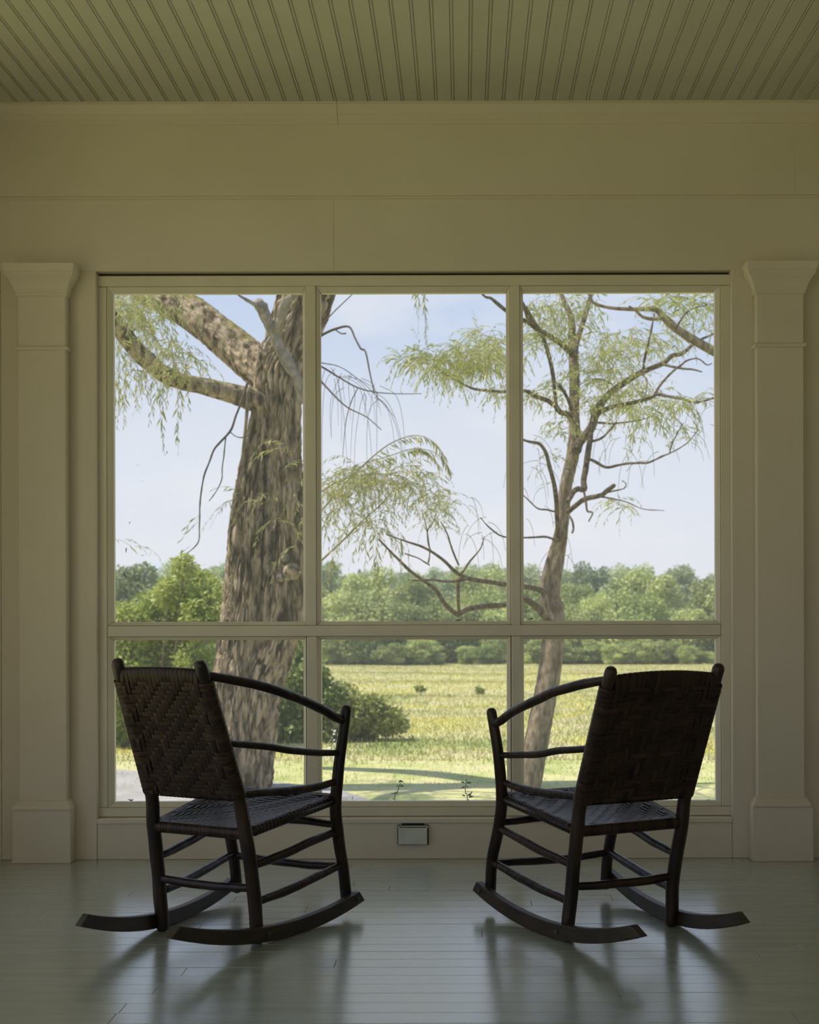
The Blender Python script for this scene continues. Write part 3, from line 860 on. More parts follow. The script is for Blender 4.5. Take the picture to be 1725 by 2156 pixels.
# meadow grass: blades
nr = np.random.default_rng(11)
def blades(name, n, y0, y1, hmin, hmax, wid, mat, power=2.0):
    u = nr.random(n)
    Y = y0*(y1/y0)**(u**(1/power*1.0)) if power else y0+(y1-y0)*u
    X = (nr.random(n)*1.16-0.58)*Y*0.62 - 0.02*Y
    Z = np.array([ground_z(float(a), float(b)) for a, b in zip(X, Y)])
    hgt = (hmin+(hmax-hmin)*nr.random(n)**2)*(1+Y/140)
    wd = wid*(0.6+0.8*nr.random(n))*(1+Y/30)
    ang = nr.random(n)*math.pi
    lean = nr.normal(0, 0.35, (n, 2))*hgt[:, None]
    b = np.stack([X, Y, Z-0.01], 1)
    s = np.stack([np.cos(ang)*wd, np.sin(ang)*wd*0.4, np.zeros(n)], 1)
    tip = b + np.stack([lean[:, 0], lean[:, 1], hgt], 1)
    V = np.stack([b-s, b+s, tip+s*0.15, tip-s*0.15], 1)
    o = link(name, quads_mesh(name, V), mat)
    return o
tag(blades('meadow_grass', 170000, 13.6, 110, 0.015, 0.075, 0.006, M['grass'], 1.15), 'pale yellow-green meadow grass covering the open field', 'grass', kind='stuff')
# leave the drive clear: the lawn stays short
tag(blades('lawn_blades', 14000, 11.9, 14.2, 0.02, 0.05, 0.004, M['lawnb'], 1.0), 'short mown lawn grass between the drive and the meadow', 'grass', kind='stuff')

# far ridge
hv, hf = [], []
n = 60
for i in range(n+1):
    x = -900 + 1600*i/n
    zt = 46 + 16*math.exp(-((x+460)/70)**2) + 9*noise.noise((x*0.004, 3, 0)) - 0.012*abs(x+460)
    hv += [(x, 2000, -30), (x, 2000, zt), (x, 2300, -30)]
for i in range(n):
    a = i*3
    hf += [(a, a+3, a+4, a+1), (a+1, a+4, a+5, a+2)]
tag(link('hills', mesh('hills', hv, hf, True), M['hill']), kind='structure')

# ------------------------------------------------------------------ leaves
def leaf_quads(B, Dn, Ln, Wd, rngn):
    """narrow leaf quads: base B, direction Dn (unit), length, width"""
    n = len(B)
    r = rngn.normal(size=(n, 3))
    S = np.cross(Dn, r); S /= np.linalg.norm(S, axis=1, keepdims=True)+1e-9
    m = B + Dn*(Ln*0.45)[:, None]
    t = B + Dn*Ln[:, None]
    return np.stack([B, m+S*(Wd*0.5)[:, None], t, m-S*(Wd*0.5)[:, None]], 1)
def crown_cards(blobs, n, size, rngn, flat=0.5):
    """leaf cards over the surface of ellipsoid blobs [(cx,cy,cz,rx,ry,rz)]"""
    w = np.array([b[3]*b[5] for b in blobs]); w /= w.sum()
    idx = rngn.choice(len(blobs), n, p=w)
    Bb = np.array(blobs)[idx]
    d = rngn.normal(size=(n, 3)); d /= np.linalg.norm(d, axis=1, keepdims=True)
    rad = rngn.random(n)**0.28
    P = Bb[:, :3] + d*Bb[:, 3:]*rad[:, None]*(1+0.10*rngn.normal(size=(n, 1)))
    dirn = d*0.6 + rngn.normal(size=(n, 3))*0.6 + np.array([0, 0, -flat])
    dirn /= np.linalg.norm(dirn, axis=1, keepdims=True)
    sz = size*(0.6+0.8*rngn.random(n))
    return leaf_quads(P, dirn, sz, sz*0.62, rngn)

# far trees: a few kinds, copied one by one
def far_proto(kind, seed):
    rn = np.random.default_rng(seed)
    rp = random.Random(seed)
    if kind == 'conifer':
        n = 1500
        hh = rn.random(n)**0.75
        z = 0.10+0.90*hh
        r = (1-z)*0.16*(0.5+0.5*rn.random(n)) + 0.01
        a = rn.random(n)*2*math.pi
        B = np.stack([r*np.cos(a), r*np.sin(a), z], 1)
        d = np.stack([np.cos(a), np.sin(a), -0.35+0*a], 1); d /= np.linalg.norm(d, axis=1, keepdims=True)
        V = leaf_quads(B, d, (0.03+0.10*(1-z))*(0.6+0.6*rn.random(n)), 0.02+0.03*(1-z), rn)
    else:
        blobs = [(0, 0, 0.52, 0.27, 0.27, 0.36), (0, 0, 0.2, 0.24, 0.24, 0.16)]
        for _ in range(22):
            a = rp.uniform(0, 2*math.pi); zz = rp.uniform(0.14, 0.88)
            q = 0.30*math.sin(math.pi*(zz*0.9+0.05))
            r0 = rp.uniform(0.08, 0.15)
            blobs.append((math.cos(a)*q, math.sin(a)*q, zz, r0, r0, r0*0.9))
        V = crown_cards(blobs, 9000, 0.040, rn)
    cm = quads_mesh('crown', V)
    v, f = tube_data([(0, 0, 0), (0.01, 0, .3), (-.01, 0, .75)], [.022, .017, .006], 6)
    tm = mesh('trunk', v, f, True)
    return cm, tm
protos = {k: [far_proto(k, 20+i+10*j) for i in range(nn)] for j, (k, nn) in enumerate((('round', 4), ('hill', 3), ('conifer', 2)))}
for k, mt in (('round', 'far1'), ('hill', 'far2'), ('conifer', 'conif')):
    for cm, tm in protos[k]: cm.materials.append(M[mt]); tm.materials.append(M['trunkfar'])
LINE = []
def far_tree(name, label, group, kind, x, y, h, wscale=1.0):
    cm, tm = rng.choice(protos[kind])
    root = empty(name, (x, y, ground_z(x, y)-0.05), rng.uniform(0, 6.28))
    root.scale = (h*wscale, h*wscale, h)
    tag(root, label, 'brush' if 'brush' in name else 'tree', group)
    LINE.append((label, x*F/y+XV, root))
    link('crown', cm, None, root); link('trunk', tm, None, root)
for i in range(40):         # along the far edge of the meadow
    x = -66 + i*2.6 + rng.uniform(-.8, .8)
    far_tree('broadleaf_tree', 'meadow-edge broadleaf tree', 'trees at the edge of the meadow', 'round', x, 114+rng.uniform(-2, 5), rng.uniform(4.6, 7.0), rng.uniform(0.95, 1.3))
for i in range(66):         # low brush under them
    x = -62 + i*1.48 + rng.uniform(-.7, .7)
    far_tree('brush_clump', 'low meadow-edge brush clump', 'brush at the edge of the meadow', 'round', x, 111+rng.uniform(-1.5, 1), rng.uniform(1.1, 2.8), rng.uniform(1.4, 2.2))
for i in range(31):
    x = -78 + i*4.1 + rng.uniform(-1.5, 1.5)
    far_tree('woodland_tree', 'woodland tree behind the meadow edge', 'woodland behind the meadow edge', 'round', x, 134+rng.uniform(-6, 6), rng.uniform(6.0, 8.2), rng.uniform(0.95, 1.25))
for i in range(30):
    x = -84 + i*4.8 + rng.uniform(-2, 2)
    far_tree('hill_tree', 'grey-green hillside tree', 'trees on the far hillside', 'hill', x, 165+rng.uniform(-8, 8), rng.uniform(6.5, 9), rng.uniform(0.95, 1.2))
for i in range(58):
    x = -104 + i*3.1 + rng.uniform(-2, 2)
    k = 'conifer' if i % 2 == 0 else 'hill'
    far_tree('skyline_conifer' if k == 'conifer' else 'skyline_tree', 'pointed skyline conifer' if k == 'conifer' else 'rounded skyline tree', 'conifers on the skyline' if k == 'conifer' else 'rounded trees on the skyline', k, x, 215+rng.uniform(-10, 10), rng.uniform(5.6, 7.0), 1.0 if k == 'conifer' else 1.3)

ORD = ['first', 'second', 'third', 'fourth', 'fifth', 'sixth', 'seventh', 'eighth', 'ninth', 'tenth', 'eleventh', 'twelfth', 'thirteenth', 'fourteenth', 'fifteenth', 'sixteenth']
VIEWS = (('left', -9999, 657), ('middle', 657, 1086), ('right', 1086, 99999))
for kind_ in sorted({l for l, _, _ in LINE}):
    for nm, lo_, hi_ in VIEWS:
        row = sorted([(p_, r_) for l, p_, r_ in LINE if l == kind_ and lo_ <= p_ < hi_], key=lambda q: q[0])
        seen = [q for q in row if 225 < q[0] < 1525]
        for k_, (p_, r_) in enumerate(seen): r_['label'] = '%s, %s from the left in the %s screen' % (kind_, ORD[k_], nm)
        for p_, r_ in row:
            if not 225 < p_ < 1525: r_['label'] = '%s beyond the %s edge of the window' % (kind_, 'left' if p_ < 900 else 'right')
# bushes across the drive: leaves on bent stems
def bush(name, label, cat, blobs_px, Y, n, size, mat, base_px, group=None, depth=0.8):
    """blobs as seen in the photo (px centre, px radii) at distance Y"""
    s = Y/F
    b0 = W(*base_px, Y)
    gz = ground_z(b0.x, Y)
    root = empty(name, (b0.x, Y, gz))
    tag(root, label, cat, group)
    rn = np.random.default_rng(int(base_px[0]))
    rp = random.Random(int(base_px[0]))
    bl = []
    for (cx, cy, rx, ry) in blobs_px:
        c = W(cx, cy, Y)
        dy = rp.uniform(-.35, .35)*depth
        r = min(rx, ry)*s
        bl.append((c.x-b0.x, dy, c.z-gz, rx*s, (rx*s+ry*s)/2*depth, ry*s))
    link('foliage', quads_mesh('foliage', crown_cards(bl, n, size, rn, 0.35)), M[mat], root)['kind'] = 'stuff'
    v, f = [], []
    for (cx, cy, cz, rx, ry, rz) in bl:
        vv, ff = tube_data(catmull([(rp.uniform(-.08, .08), rp.uniform(-.08, .08), -0.02), (cx*.45+rp.uniform(-.1, .1), cy*.4, cz*.55), (cx, cy, cz), (cx+rp.uniform(-.5, .5)*rx, cy, cz+rz*.8)], 3), list(np.linspace(0.022, 0.004, 10)), 5)
        o_ = len(v); v += vv; f += [tuple(i+o_ for i in q) for q in ff]
    link('stems', mesh('stems', v, f, True), M['bark2'], root)
    return root
bush('leafy_shrub', 'tall bright-green shrub across the drive behind the left chair', 'shrub',
     [(405, 1240, 55, 45), (398, 1195, 22, 22), (330, 1290, 60, 50), (440, 1290, 50, 60), (270, 1330, 50, 60), (350, 1390, 70, 60), (260, 1430, 60, 70), (420, 1430, 60, 70), (310, 1500, 80, 70), (430, 1540, 60, 50), (250, 1540, 50, 45), (365, 1250, 30, 30)],
     16.2, 26000, 0.062, 'bush', (345, 1585))
bush('leafy_shrub', 'darker green shrub right behind the big willow trunk', 'shrub',
     [(620, 1390, 40, 50), (600, 1450, 45, 60), (640, 1480, 45, 55), (600, 1530, 50, 45), (660, 1420, 30, 40), (700, 1470, 30, 40), (650, 1540, 50, 30)],
     17.2, 7000, 0.075, 'bushd', (630, 1565))
bush('leafy_shrub', 'low olive shrub at the near edge of the meadow, left of centre', 'shrub',
     [(735, 1500, 45, 40), (780, 1490, 40, 30), (815, 1515, 42, 30), (760, 1530, 50, 28), (720, 1470, 30, 30), (835, 1525, 25, 20), (700, 1535, 35, 25)],
     17.4, 6500, 0.06, 'bushy', (765, 1558))
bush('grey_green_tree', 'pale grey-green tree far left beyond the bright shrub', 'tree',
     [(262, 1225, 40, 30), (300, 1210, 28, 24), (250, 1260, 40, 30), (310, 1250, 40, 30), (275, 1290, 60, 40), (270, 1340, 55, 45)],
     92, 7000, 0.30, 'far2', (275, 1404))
for i, (px_, py_, r_) in enumerate(((947, 1467, 9), (884, 1448, 8), (1010, 1452, 6), (898, 1492, 6))):
    bush('tussock', 'small grass tussock out on the meadow, %s from the left' % ('third', 'first', 'fourth', 'second')[i], 'tussock', [(px_, py_+r_*.3, r_, r_*.6)], 34 + i*1.5, 110, 0.10, 'tuss', (px_, py_+r_), 'tussocks on the open meadow')
# white wildflowers by the shrub
for i, (px_, py_) in enumerate(((697, 1548), (760, 1583), (703, 1570))):
    b = W(px_, py_, 15.4)
    rn = np.random.default_rng(i+60)
    root = empty('white_wildflower', (b.x, 15.4, ground_z(b.x, 15.4)))
    tag(root, 'white wildflower cluster by the low olive shrub, ' + ('upper left one', 'right one', 'lower left one')[i], 'flowers', 'white wildflowers by the shrub')
    hh_ = b.z - ground_z(b.x, 15.4)
    B = np.array([0, 0, hh_]) + rn.normal(0, 0.055, (16, 3))
    d = rn.normal(size=(16, 3)); d /= np.linalg.norm(d, axis=1, keepdims=True)
    link('blossoms', quads_mesh('blossoms', leaf_quads(B, d, np.full(16, .024), np.full(16, .018), rn)), M['petal'], root)['kind'] = 'stuff'
    v, f = tube_data([(0, 0, -.02), (0.01, 0, hh_*.5), (0, 0, hh_)], [.006, .005, .004], 5)
    link('stem', mesh('stem', v, f, True), M['weed'], root)

# ------------------------------------------------------------------ willows
def polyline(pts, Y0, Y1, curve=1.0):
    """photo points -> places between distances Y0 (first) and Y1 (last)"""
    n = len(pts)
    return [W(p[0], p[1], Y0 + (Y1-Y0)*(i/(n-1))**curve) for i, p in enumerate(pts)], [p[2]*(Y0 + (Y1-Y0)*(i/(n-1))**curve)/F for i, p in enumerate(pts)]
def sub_path(P, R, sub):
    m_ = len(P); Q = catmull(P, sub)
    return Q, list(np.interp(np.linspace(0, m_-1, len(Q)), range(m_), R))
def join_tubes(name, mat, parent, items, inv):
    """items: (path, radii, n, kw) joined into one wooden mesh"""
    v, f = [], []
    for path, rad, n, kw in items:
        vv, ff = tube_data(path, rad, n, **kw)
        o_ = len(v); v += vv; f += [tuple(i+o_ for i in q) for q in ff]
    o = link(name, mesh(name, v, f, True), mat, parent)
    o.matrix_parent_inverse = inv
    return o
class Willow:
    def __init__(self, name, label, base, seed):
        self.root = empty(name, base)
        tag(self.root, label, 'tree')
        self.inv = Matrix.Translation(-Vector(base))
        self.rn = np.random.default_rng(seed); self.rp = random.Random(seed)
        self.leaf = []; self.twig = []; self.dense = 1.5
    def wood(self, name, mat, items): return join_tubes(name, M[mat], self.root, items, self.inv)
    def branch(self, name, mat, pts, Y0, Y1, sub=5, n=9, amp=0.004, freq=2.0, kz=14, wob=0.0):
        P, R = polyline(pts, Y0, Y1)
        P, R = sub_path(P, R, sub)
        return self.wood(name, mat, [(P, R, n, dict(amp=amp, freq=freq, kz=kz, seed=self.rp.random()*9, wob=wob))])
    def strand(self, p, length, drift=(0, 0), leaf=0.075, gap=0.030, start=None, wid=0.17, tw=0.0016):
        """a hanging whip with leaves down both sides"""
        rp, rn = self.rp, self.rn
        p = Vector(p)
        if start is None: start = Vector((rp.uniform(-1, 1)*.8, rp.uniform(-1, 1)*.8, rp.uniform(-.1, .7)))
        d = start.normalized() if start.length > 0 else Vector((0, 0, -1))
        pts = [p.copy()]
        st = 0.05
        k = max(3, int(length/st))
        for i in range(k):
            d = (d + Vector((drift[0], drift[1], -0.32)) + Vector((rp.uniform(-1, 1), rp.uniform(-1, 1), rp.uniform(-1, 1)))*0.10).normalized()
            p = p + d*st
            pts.append(p.copy())
        self.twig.append((pts, list(np.linspace(tw, tw*0.4, len(pts))), 3, {}))
        for i in range(1, len(pts)):
            seg = pts[i]-pts[i-1]
            m_ = max(1, int(round(st/gap)))
            for q in range(m_):
                if rp.random() < 0.12: continue
                b = pts[i-1] + seg*(q+rp.random())/m_
                t = seg.normalized()
                side = Vector((rp.uniform(-1, 1), rp.uniform(-1, 1), rp.uniform(-.5, .3)))
                ld = (t*0.75 + side*0.7 + Vector((0, 0, -.35))).normalized()
                self.leaf.append((b.x, b.y, b.z, ld.x, ld.y, ld.z, leaf*rp.uniform(.6, 1.2)*(0.55+0.45*math.sin(math.pi*min(1, .15+i/len(pts)))), wid))
    def cloud(self, cx, cy, rx, ry, Y, dY, count, lmin, lmax, **kw):
        for _ in range(int(count*self.dense)):
            a = self.rp.uniform(0, 2*math.pi); r = math.sqrt(self.rp.random())
            Yq = Y + self.rp.uniform(-dY, dY)
            self.strand(W(cx+rx*r*math.cos(a), cy+ry*r*math.sin(a), Yq), self.rp.uniform(lmin, lmax), **kw)
    def finish(self, leafmat):
        if self.twig: self.wood('hanging_twigs', 'leaftwig', self.twig)['kind'] = 'stuff'
        A = np.array(self.leaf)
        o = link('foliage', quads_mesh('foliage', leaf_quads(A[:, :3], A[:, 3:6], A[:, 6], A[:, 6]*A[:, 7], self.rn)), M[leafmat], self.root)
        o.matrix_parent_inverse = self.inv
        o['kind'] = 'stuff'
M['leaftwig'] = simple('green_twig', (0.16, 0.15, 0.06), (0.26, 0.23, 0.10), 0.7, 10)

# big old willow left of centre
YT = 11.9
base = W(492, 1668, YT); base.z = ground_z(base.x, YT)
w1 = Willow('willow_tree', 'massive old willow with a split furrowed trunk outside the left screen', base, 4)
def trunk_item(pts, Y0, Y1, n=200, amp=0.042, sub=30, freq=7.0, kz=5.5, seed=0.0):
    P, R = polyline(pts, Y0, Y1); P, R = sub_path(P, R, sub)
    return (P, R, n, dict(ridge=amp, freq=freq, kz=kz, seed=seed))
tr_r = trunk_item([(512, 1690, 58), (520, 1600, 56), (540, 1450, 56), (562, 1380, 54), (583, 1300, 51), (594, 1200, 49), (595, 1080, 46), (594, 960, 44), (588, 860, 50), (590, 790, 54), (612, 720, 54), (640, 640, 56), (672, 520, 52), (690, 380, 46)], YT, YT, seed=1)
tr_l = trunk_item([(470, 1690, 48), (480, 1600, 46), (490, 1450, 46), (498, 1380, 44), (505, 1300, 42), (514, 1200, 39), (520, 1100, 37), (531, 1000, 30), (545, 920, 24), (560, 850, 26), (575, 800, 20)], YT-.12, YT-.06, seed=2)
w1.wood('trunk', 'bark', [tr_r, tr_l])
w1.wood('limb', 'bark', [trunk_item([(590, 830, 40), (560, 790, 42), (515, 748, 41), (455, 698, 37), (400, 655, 37), (345, 625, 37), (270, 580, 36), (150, 520, 32), (20, 480, 24)], YT, YT+1.2, 96, 0.018, 22, 6, 8, 3)])
w1.wood('limb', 'bark', [trunk_item([(600, 850, 26), (560, 850, 26), (524, 838, 24), (470, 823, 20), (422, 811, 18), (381, 803, 17), (343, 786, 18), (312, 760, 19), (278, 726, 18), (247, 686, 18), (215, 640, 17), (170, 560, 15)], YT+.05, YT-1.0, 64, 0.008, 18, 4.5, 10, 4)])
for kx, ky, kr in ((612, 1203, 17), (590, 1215, 9), (598, 1175, 7)):
    c0, c1 = W(kx, ky, YT-.10), W(kx+2, ky+1, YT-.235)
    k_ = kr*YT/F
    w1.wood('knot', 'dead' if kr < 12 else 'bark', [([c0, c0.lerp(c1, .55), c0.lerp(c1, .9), c1, c0.lerp(c1, .86), c0.lerp(c1, .8)], [k_*1.3, k_*1.15, k_, k_*.75, k_*.55, k_*.1], 14, dict(amp=.006, freq=2, kz=5))])
w1.branch('dead_branch', 'dead', [(640, 850, 9), (628, 800, 11), (606, 764, 12), (590, 735, 11), (575, 700, 10), (562, 672, 12), (549, 645, 14), (545, 632, 9)], YT-.35, YT-.6, 5, 10, 0.02, 2, 10)
w1.branch('dead_branch', 'dead', [(578, 700, 9), (592, 670, 10), (600, 640, 11), (618, 622, 8), (640, 606, 6)], YT-.5, YT-.7, 5, 9, 0.02, 2)
w1.branch('dead_branch', 'dead', [(552, 655, 6), (538, 642, 5), (520, 632, 4), (501, 620, 2)], YT-.6, YT-.8, 4, 6)
w1.branch('dead_branch', 'dead', [(575, 700, 3), (560, 725, 3), (555, 738, 3), (545, 728, 2)], YT-.4, YT-.6, 4, 6)
w1.branch('twig', 'twig', [(522, 803, 3), (512, 835, 2.6), (497, 875, 2.6), (484, 909, 2.6), (453, 943, 2.2), (440, 975, 1.8), (429, 1005, 1.7), (421, 1060, 1.6), (420, 1110, 1.4), (417, 1142, 1.2), (395, 1165, 1)], YT-.45, YT-1.0, 4, 5)
w1.branch('twig', 'twig', [(475, 922, 1.5), (472, 955, 1.3), (468, 985, 1.2), (467, 1010, 1.1), (455, 1035, .9), (440, 1055, .7)], YT-.6, YT-.9, 4, 5)
w1.branch('twig', 'bark2', [(523, 818, 3.5), (519, 880, 3.8), (512, 950, 3.6), (508, 1000, 3.2), (500, 1030, 3)], YT-.4, YT-.35, 5, 6)
w1.branch('twig', 'twig', [(484, 909, 1.4), (497, 919, 1.2), (512, 921, 1), (530, 914, .8)], YT-.6, YT-.6, 4, 5)
for pts in ([(660, 720, 3), (677, 706, 3), (705, 693, 2.8), (735, 688, 2.4), (748, 712, 2), (760, 734, 2.4), (770, 741, 2), (779, 785, 1.6), (789, 830, 1.2)],
            [(655, 765, 2), (677, 772, 2), (715, 795, 1.9), (753, 816, 1.7), (794, 826, 1.3), (840, 829, 1), (888, 829, .7)],
            [(655, 785, 2.2), (677, 804, 2.2), (708, 837, 1.9), (734, 859, 1.6), (772, 878, 1.2), (803, 905, .9)],
            [(705, 693, 1.6), (718, 702, 1.6), (728, 702, 1.8)],
            [(753, 818, 1.2), (740, 845, 1.2), (730, 880, 1), (725, 920, .8), (722, 960, .6)],
            [(677, 764, 1.2), (715, 772, 1), (750, 795, .9), (780, 820, .7), (815, 860, .6), (833, 880, .5)],
            [(640, 700, 1.5), (677, 682, 1.4), (710, 650, 1.2), (750, 612, 1)]):
    w1.branch('twig', 'twig', pts, YT-.4, YT-1.2, 4, 5, 0.0)
# bare drooping whips in the middle screen
items = []
for _ in range(24):
    x0 = w1.rp.uniform(680, 800); y0 = 775 + (x0-677)*0.35 + w1.rp.uniform(-10, 25)
    ln = w1.rp.uniform(50, 230); dx = w1.rp.uniform(-30, 75)
    Yq = YT - w1.rp.uniform(.5, 1.2)
    pts = [(x0, y0, .65), (x0+dx*.55+w1.rp.uniform(-6, 6), y0+ln*.14, .55), (x0+dx*.95, y0+ln*.5, .45), (x0+dx*1.05+w1.rp.uniform(-5, 5), y0+ln, .28)]
    P, R = polyline(pts, Yq, Yq); P, R = sub_path(P, R, 4)
    items.append((P, R, 3, {}))
o = w1.wood('bare_whips', 'twig', items); o['kind'] = 'stuff'
# leafy curtain at the left, over the two limbs
w1.cloud(295, 650, 70, 45, YT-.6, .8, 72, .22, .6, leaf=0.078)
w1.cloud(262, 640, 34, 40, YT-.4, .8, 44, .3, .75, leaf=0.078)
w1.cloud(255, 770, 20, 60, YT-.8, .5, 14, .3, .6, leaf=0.09)
w1.cloud(360, 740, 40, 40, YT-.8, .5, 26, .25, .6, leaf=0.085)
w1.cloud(375, 790, 15, 15, YT-.9, .3, 8, .25, .5, leaf=0.085)
for x0, y0, ln in ((338, 800, .62), (343, 790, .55), (378, 800, .62), (382, 795, .55), (250, 760, .6), (262, 740, .7), (310, 770, .35), (290, 770, .3), (245, 800, .4)):
    w1.strand(W(x0, y0, YT-.9), ln, leaf=0.095, start=Vector((0, 0, -1)))
# sprays in front of the trunk
for x0, y0, ln, dx in ((612, 945, .5, .05), (618, 955, .45, -.1), (590, 1000, .45, -.05), (570, 1040, .4, .1), (540, 1040, .35, .05), (505, 1040, .3, -.05), (600, 1090, .5, .05), (625, 1060, .6, 0), (560, 1060, .4, 0), (630, 1150, .5, 0), (620, 1205, .35, -.1), (610, 1225, .3, -.1), (580, 1095, .5, 0)):
    w1.strand(W(x0, y0, YT-.7), ln, (dx, 0), leaf=0.085, start=Vector((w1.rp.uniform(-1, 1), 0, .3)))
for x0, y0, ln in ((520, 1045, .45), (505, 1050, .45)): w1.strand(W(x0, y0, YT-.7), ln, (-.12, 0), leaf=0.06, start=Vector((-1, 0, .3)))
for x0, y0 in ((420, 1085), (416, 1100), (400, 1150)): w1.strand(W(x0, y0, YT-1), .22, (-.1, 0), leaf=0.08, start=Vector((-.7, 0, -.3)))
for x0, y0 in ((240, 1135), (262, 1135), (285, 1150)): w1.strand(W(x0, y0, YT-1.2), .25, (.1, 0), leaf=0.06, start=Vector((1, 0, .2)))
# leafy low boughs in the middle screen
for pts in ([(640, 1215, 3), (677, 1180, 2.4), (720, 1140, 2.0), (760, 1100, 1.7), (797, 1067, 1.4), (830, 1030, 1.0)],
            [(640, 1110, 2.6), (677, 1075, 2.2), (725, 1020, 1.8), (770, 975, 1.5), (820, 935, 1.2), (870, 917, 1.0), (905, 925, .8), (930, 950, .7), (945, 985, .6)],
            [(645, 1060, 2.4), (700, 1020, 2), (760, 1000, 1.6), (830, 1000, 1.2), (880, 1020, 1)],
            [(770, 975, 1.2), (820, 960, 1), (870, 945, .9), (920, 955, .8), (955, 1000, .6)]):
    w1.branch('leafy_bough', 'leaftwig', pts, YT-.3, YT-1.2, 4, 5, 0.0)
w1.cloud(735, 1020, 60, 40, YT-.9, .5, 50, .18, .5, leaf=0.075)
w1.cloud(800, 1000, 70, 30, YT-.9, .5, 50, .18, .5, leaf=0.075)
w1.cloud(870, 1020, 60, 30, YT-.9, .5, 44, .15, .45, leaf=0.07)
w1.cloud(900, 1060, 50, 30, YT-.9, .5, 26, .15, .4, leaf=0.07)
w1.cloud(700, 1060, 30, 60, YT-.9, .5, 24, .2, .5, leaf=0.075)
w1.cloud(785, 1080, 30, 60, YT-.9, .4, 26, .25, .6, leaf=0.075)
for x0, y0, ln in ((790, 1110, .5), (795, 1130, .55), (784, 1120, .45), (705, 1130, .4), (700, 1150, .35), (845, 1140, .4), (860, 1160, .45), (770, 1140, .35), (845, 1120, .3), (690, 1180, .25)):
    w1.strand(W(x0, y0, YT-1), ln, leaf=0.09, start=Vector((0, 0, -1)))
# arching leafy tips
for pts in ([(770, 975), (820, 935), (870, 917), (905, 925), (930, 950), (945, 990)], [(770, 975), (820, 960), (870, 945), (920, 955), (955, 1000)], [(860, 948), (880, 940), (905, 955), (930, 985)]):
    P = catmull([W(a, b, YT-1.1) for a, b in pts], 7)
    for a, b in zip(P, P[1:]):
        t = (b-a).normalized()
        for _ in range(2):
            ld = (t*.5 + Vector((w1.rp.uniform(-.5, .5), w1.rp.uniform(-.5, .5), -.7))).normalized()
            w1.leaf.append((a.x, a.y, a.z, ld.x, ld.y, ld.z, .10*w1.rp.uniform(.7, 1.1), .15))
for x0, y0, ln in ((888, 560, .75), (880, 560, .55), (895, 590, .5), (870, 560, .42)): w1.strand(W(x0, y0, YT-1), ln, leaf=0.085, start=Vector((0, 0, -1)))
w1.branch('leafy_bough', 'leaftwig', [(690, 380, 8), (760, 450, 5), (840, 520, 3), (888, 562, 2)], YT, YT-1, 5, 6, 0.0)
w1.finish('leaf')

# slender willow right of centre
Y2 = 11.9
base = W(1112, 1668, Y2); base.z = ground_z(base.x, Y2)
w2 = Willow('willow_tree', 'slender leaning willow with many bare side branches outside the right screen', base, 9)
w2.wood('trunk', 'bark2', [trunk_item([(1108, 1690, 27), (1118, 1630, 26), (1138, 1520, 25), (1155, 1430, 24), (1166, 1340, 23), (1167, 1290, 21), (1162, 1250, 17), (1172, 1184, 16), (1183, 1115, 14), (1191, 1029, 14), (1209, 943, 14), (1209, 875, 11), (1210, 806, 10.5), (1208, 748, 10.5), (1205, 715, 9), (1203, 669, 6.5), (1183, 621, 4.5), (1170, 560, 3.5), (1175, 480, 2)], Y2, Y2+.3, 56, 0.006, 20, 3.5, 9, 5),
                        trunk_item([(1150, 1300, 9), (1145, 1240, 8), (1150, 1205, 8), (1162, 1165, 7.5), (1174, 1120, 7), (1180, 1085, 5)], Y2-.1, Y2, 20, 0.004, 10, 2.5, 9, 6)])
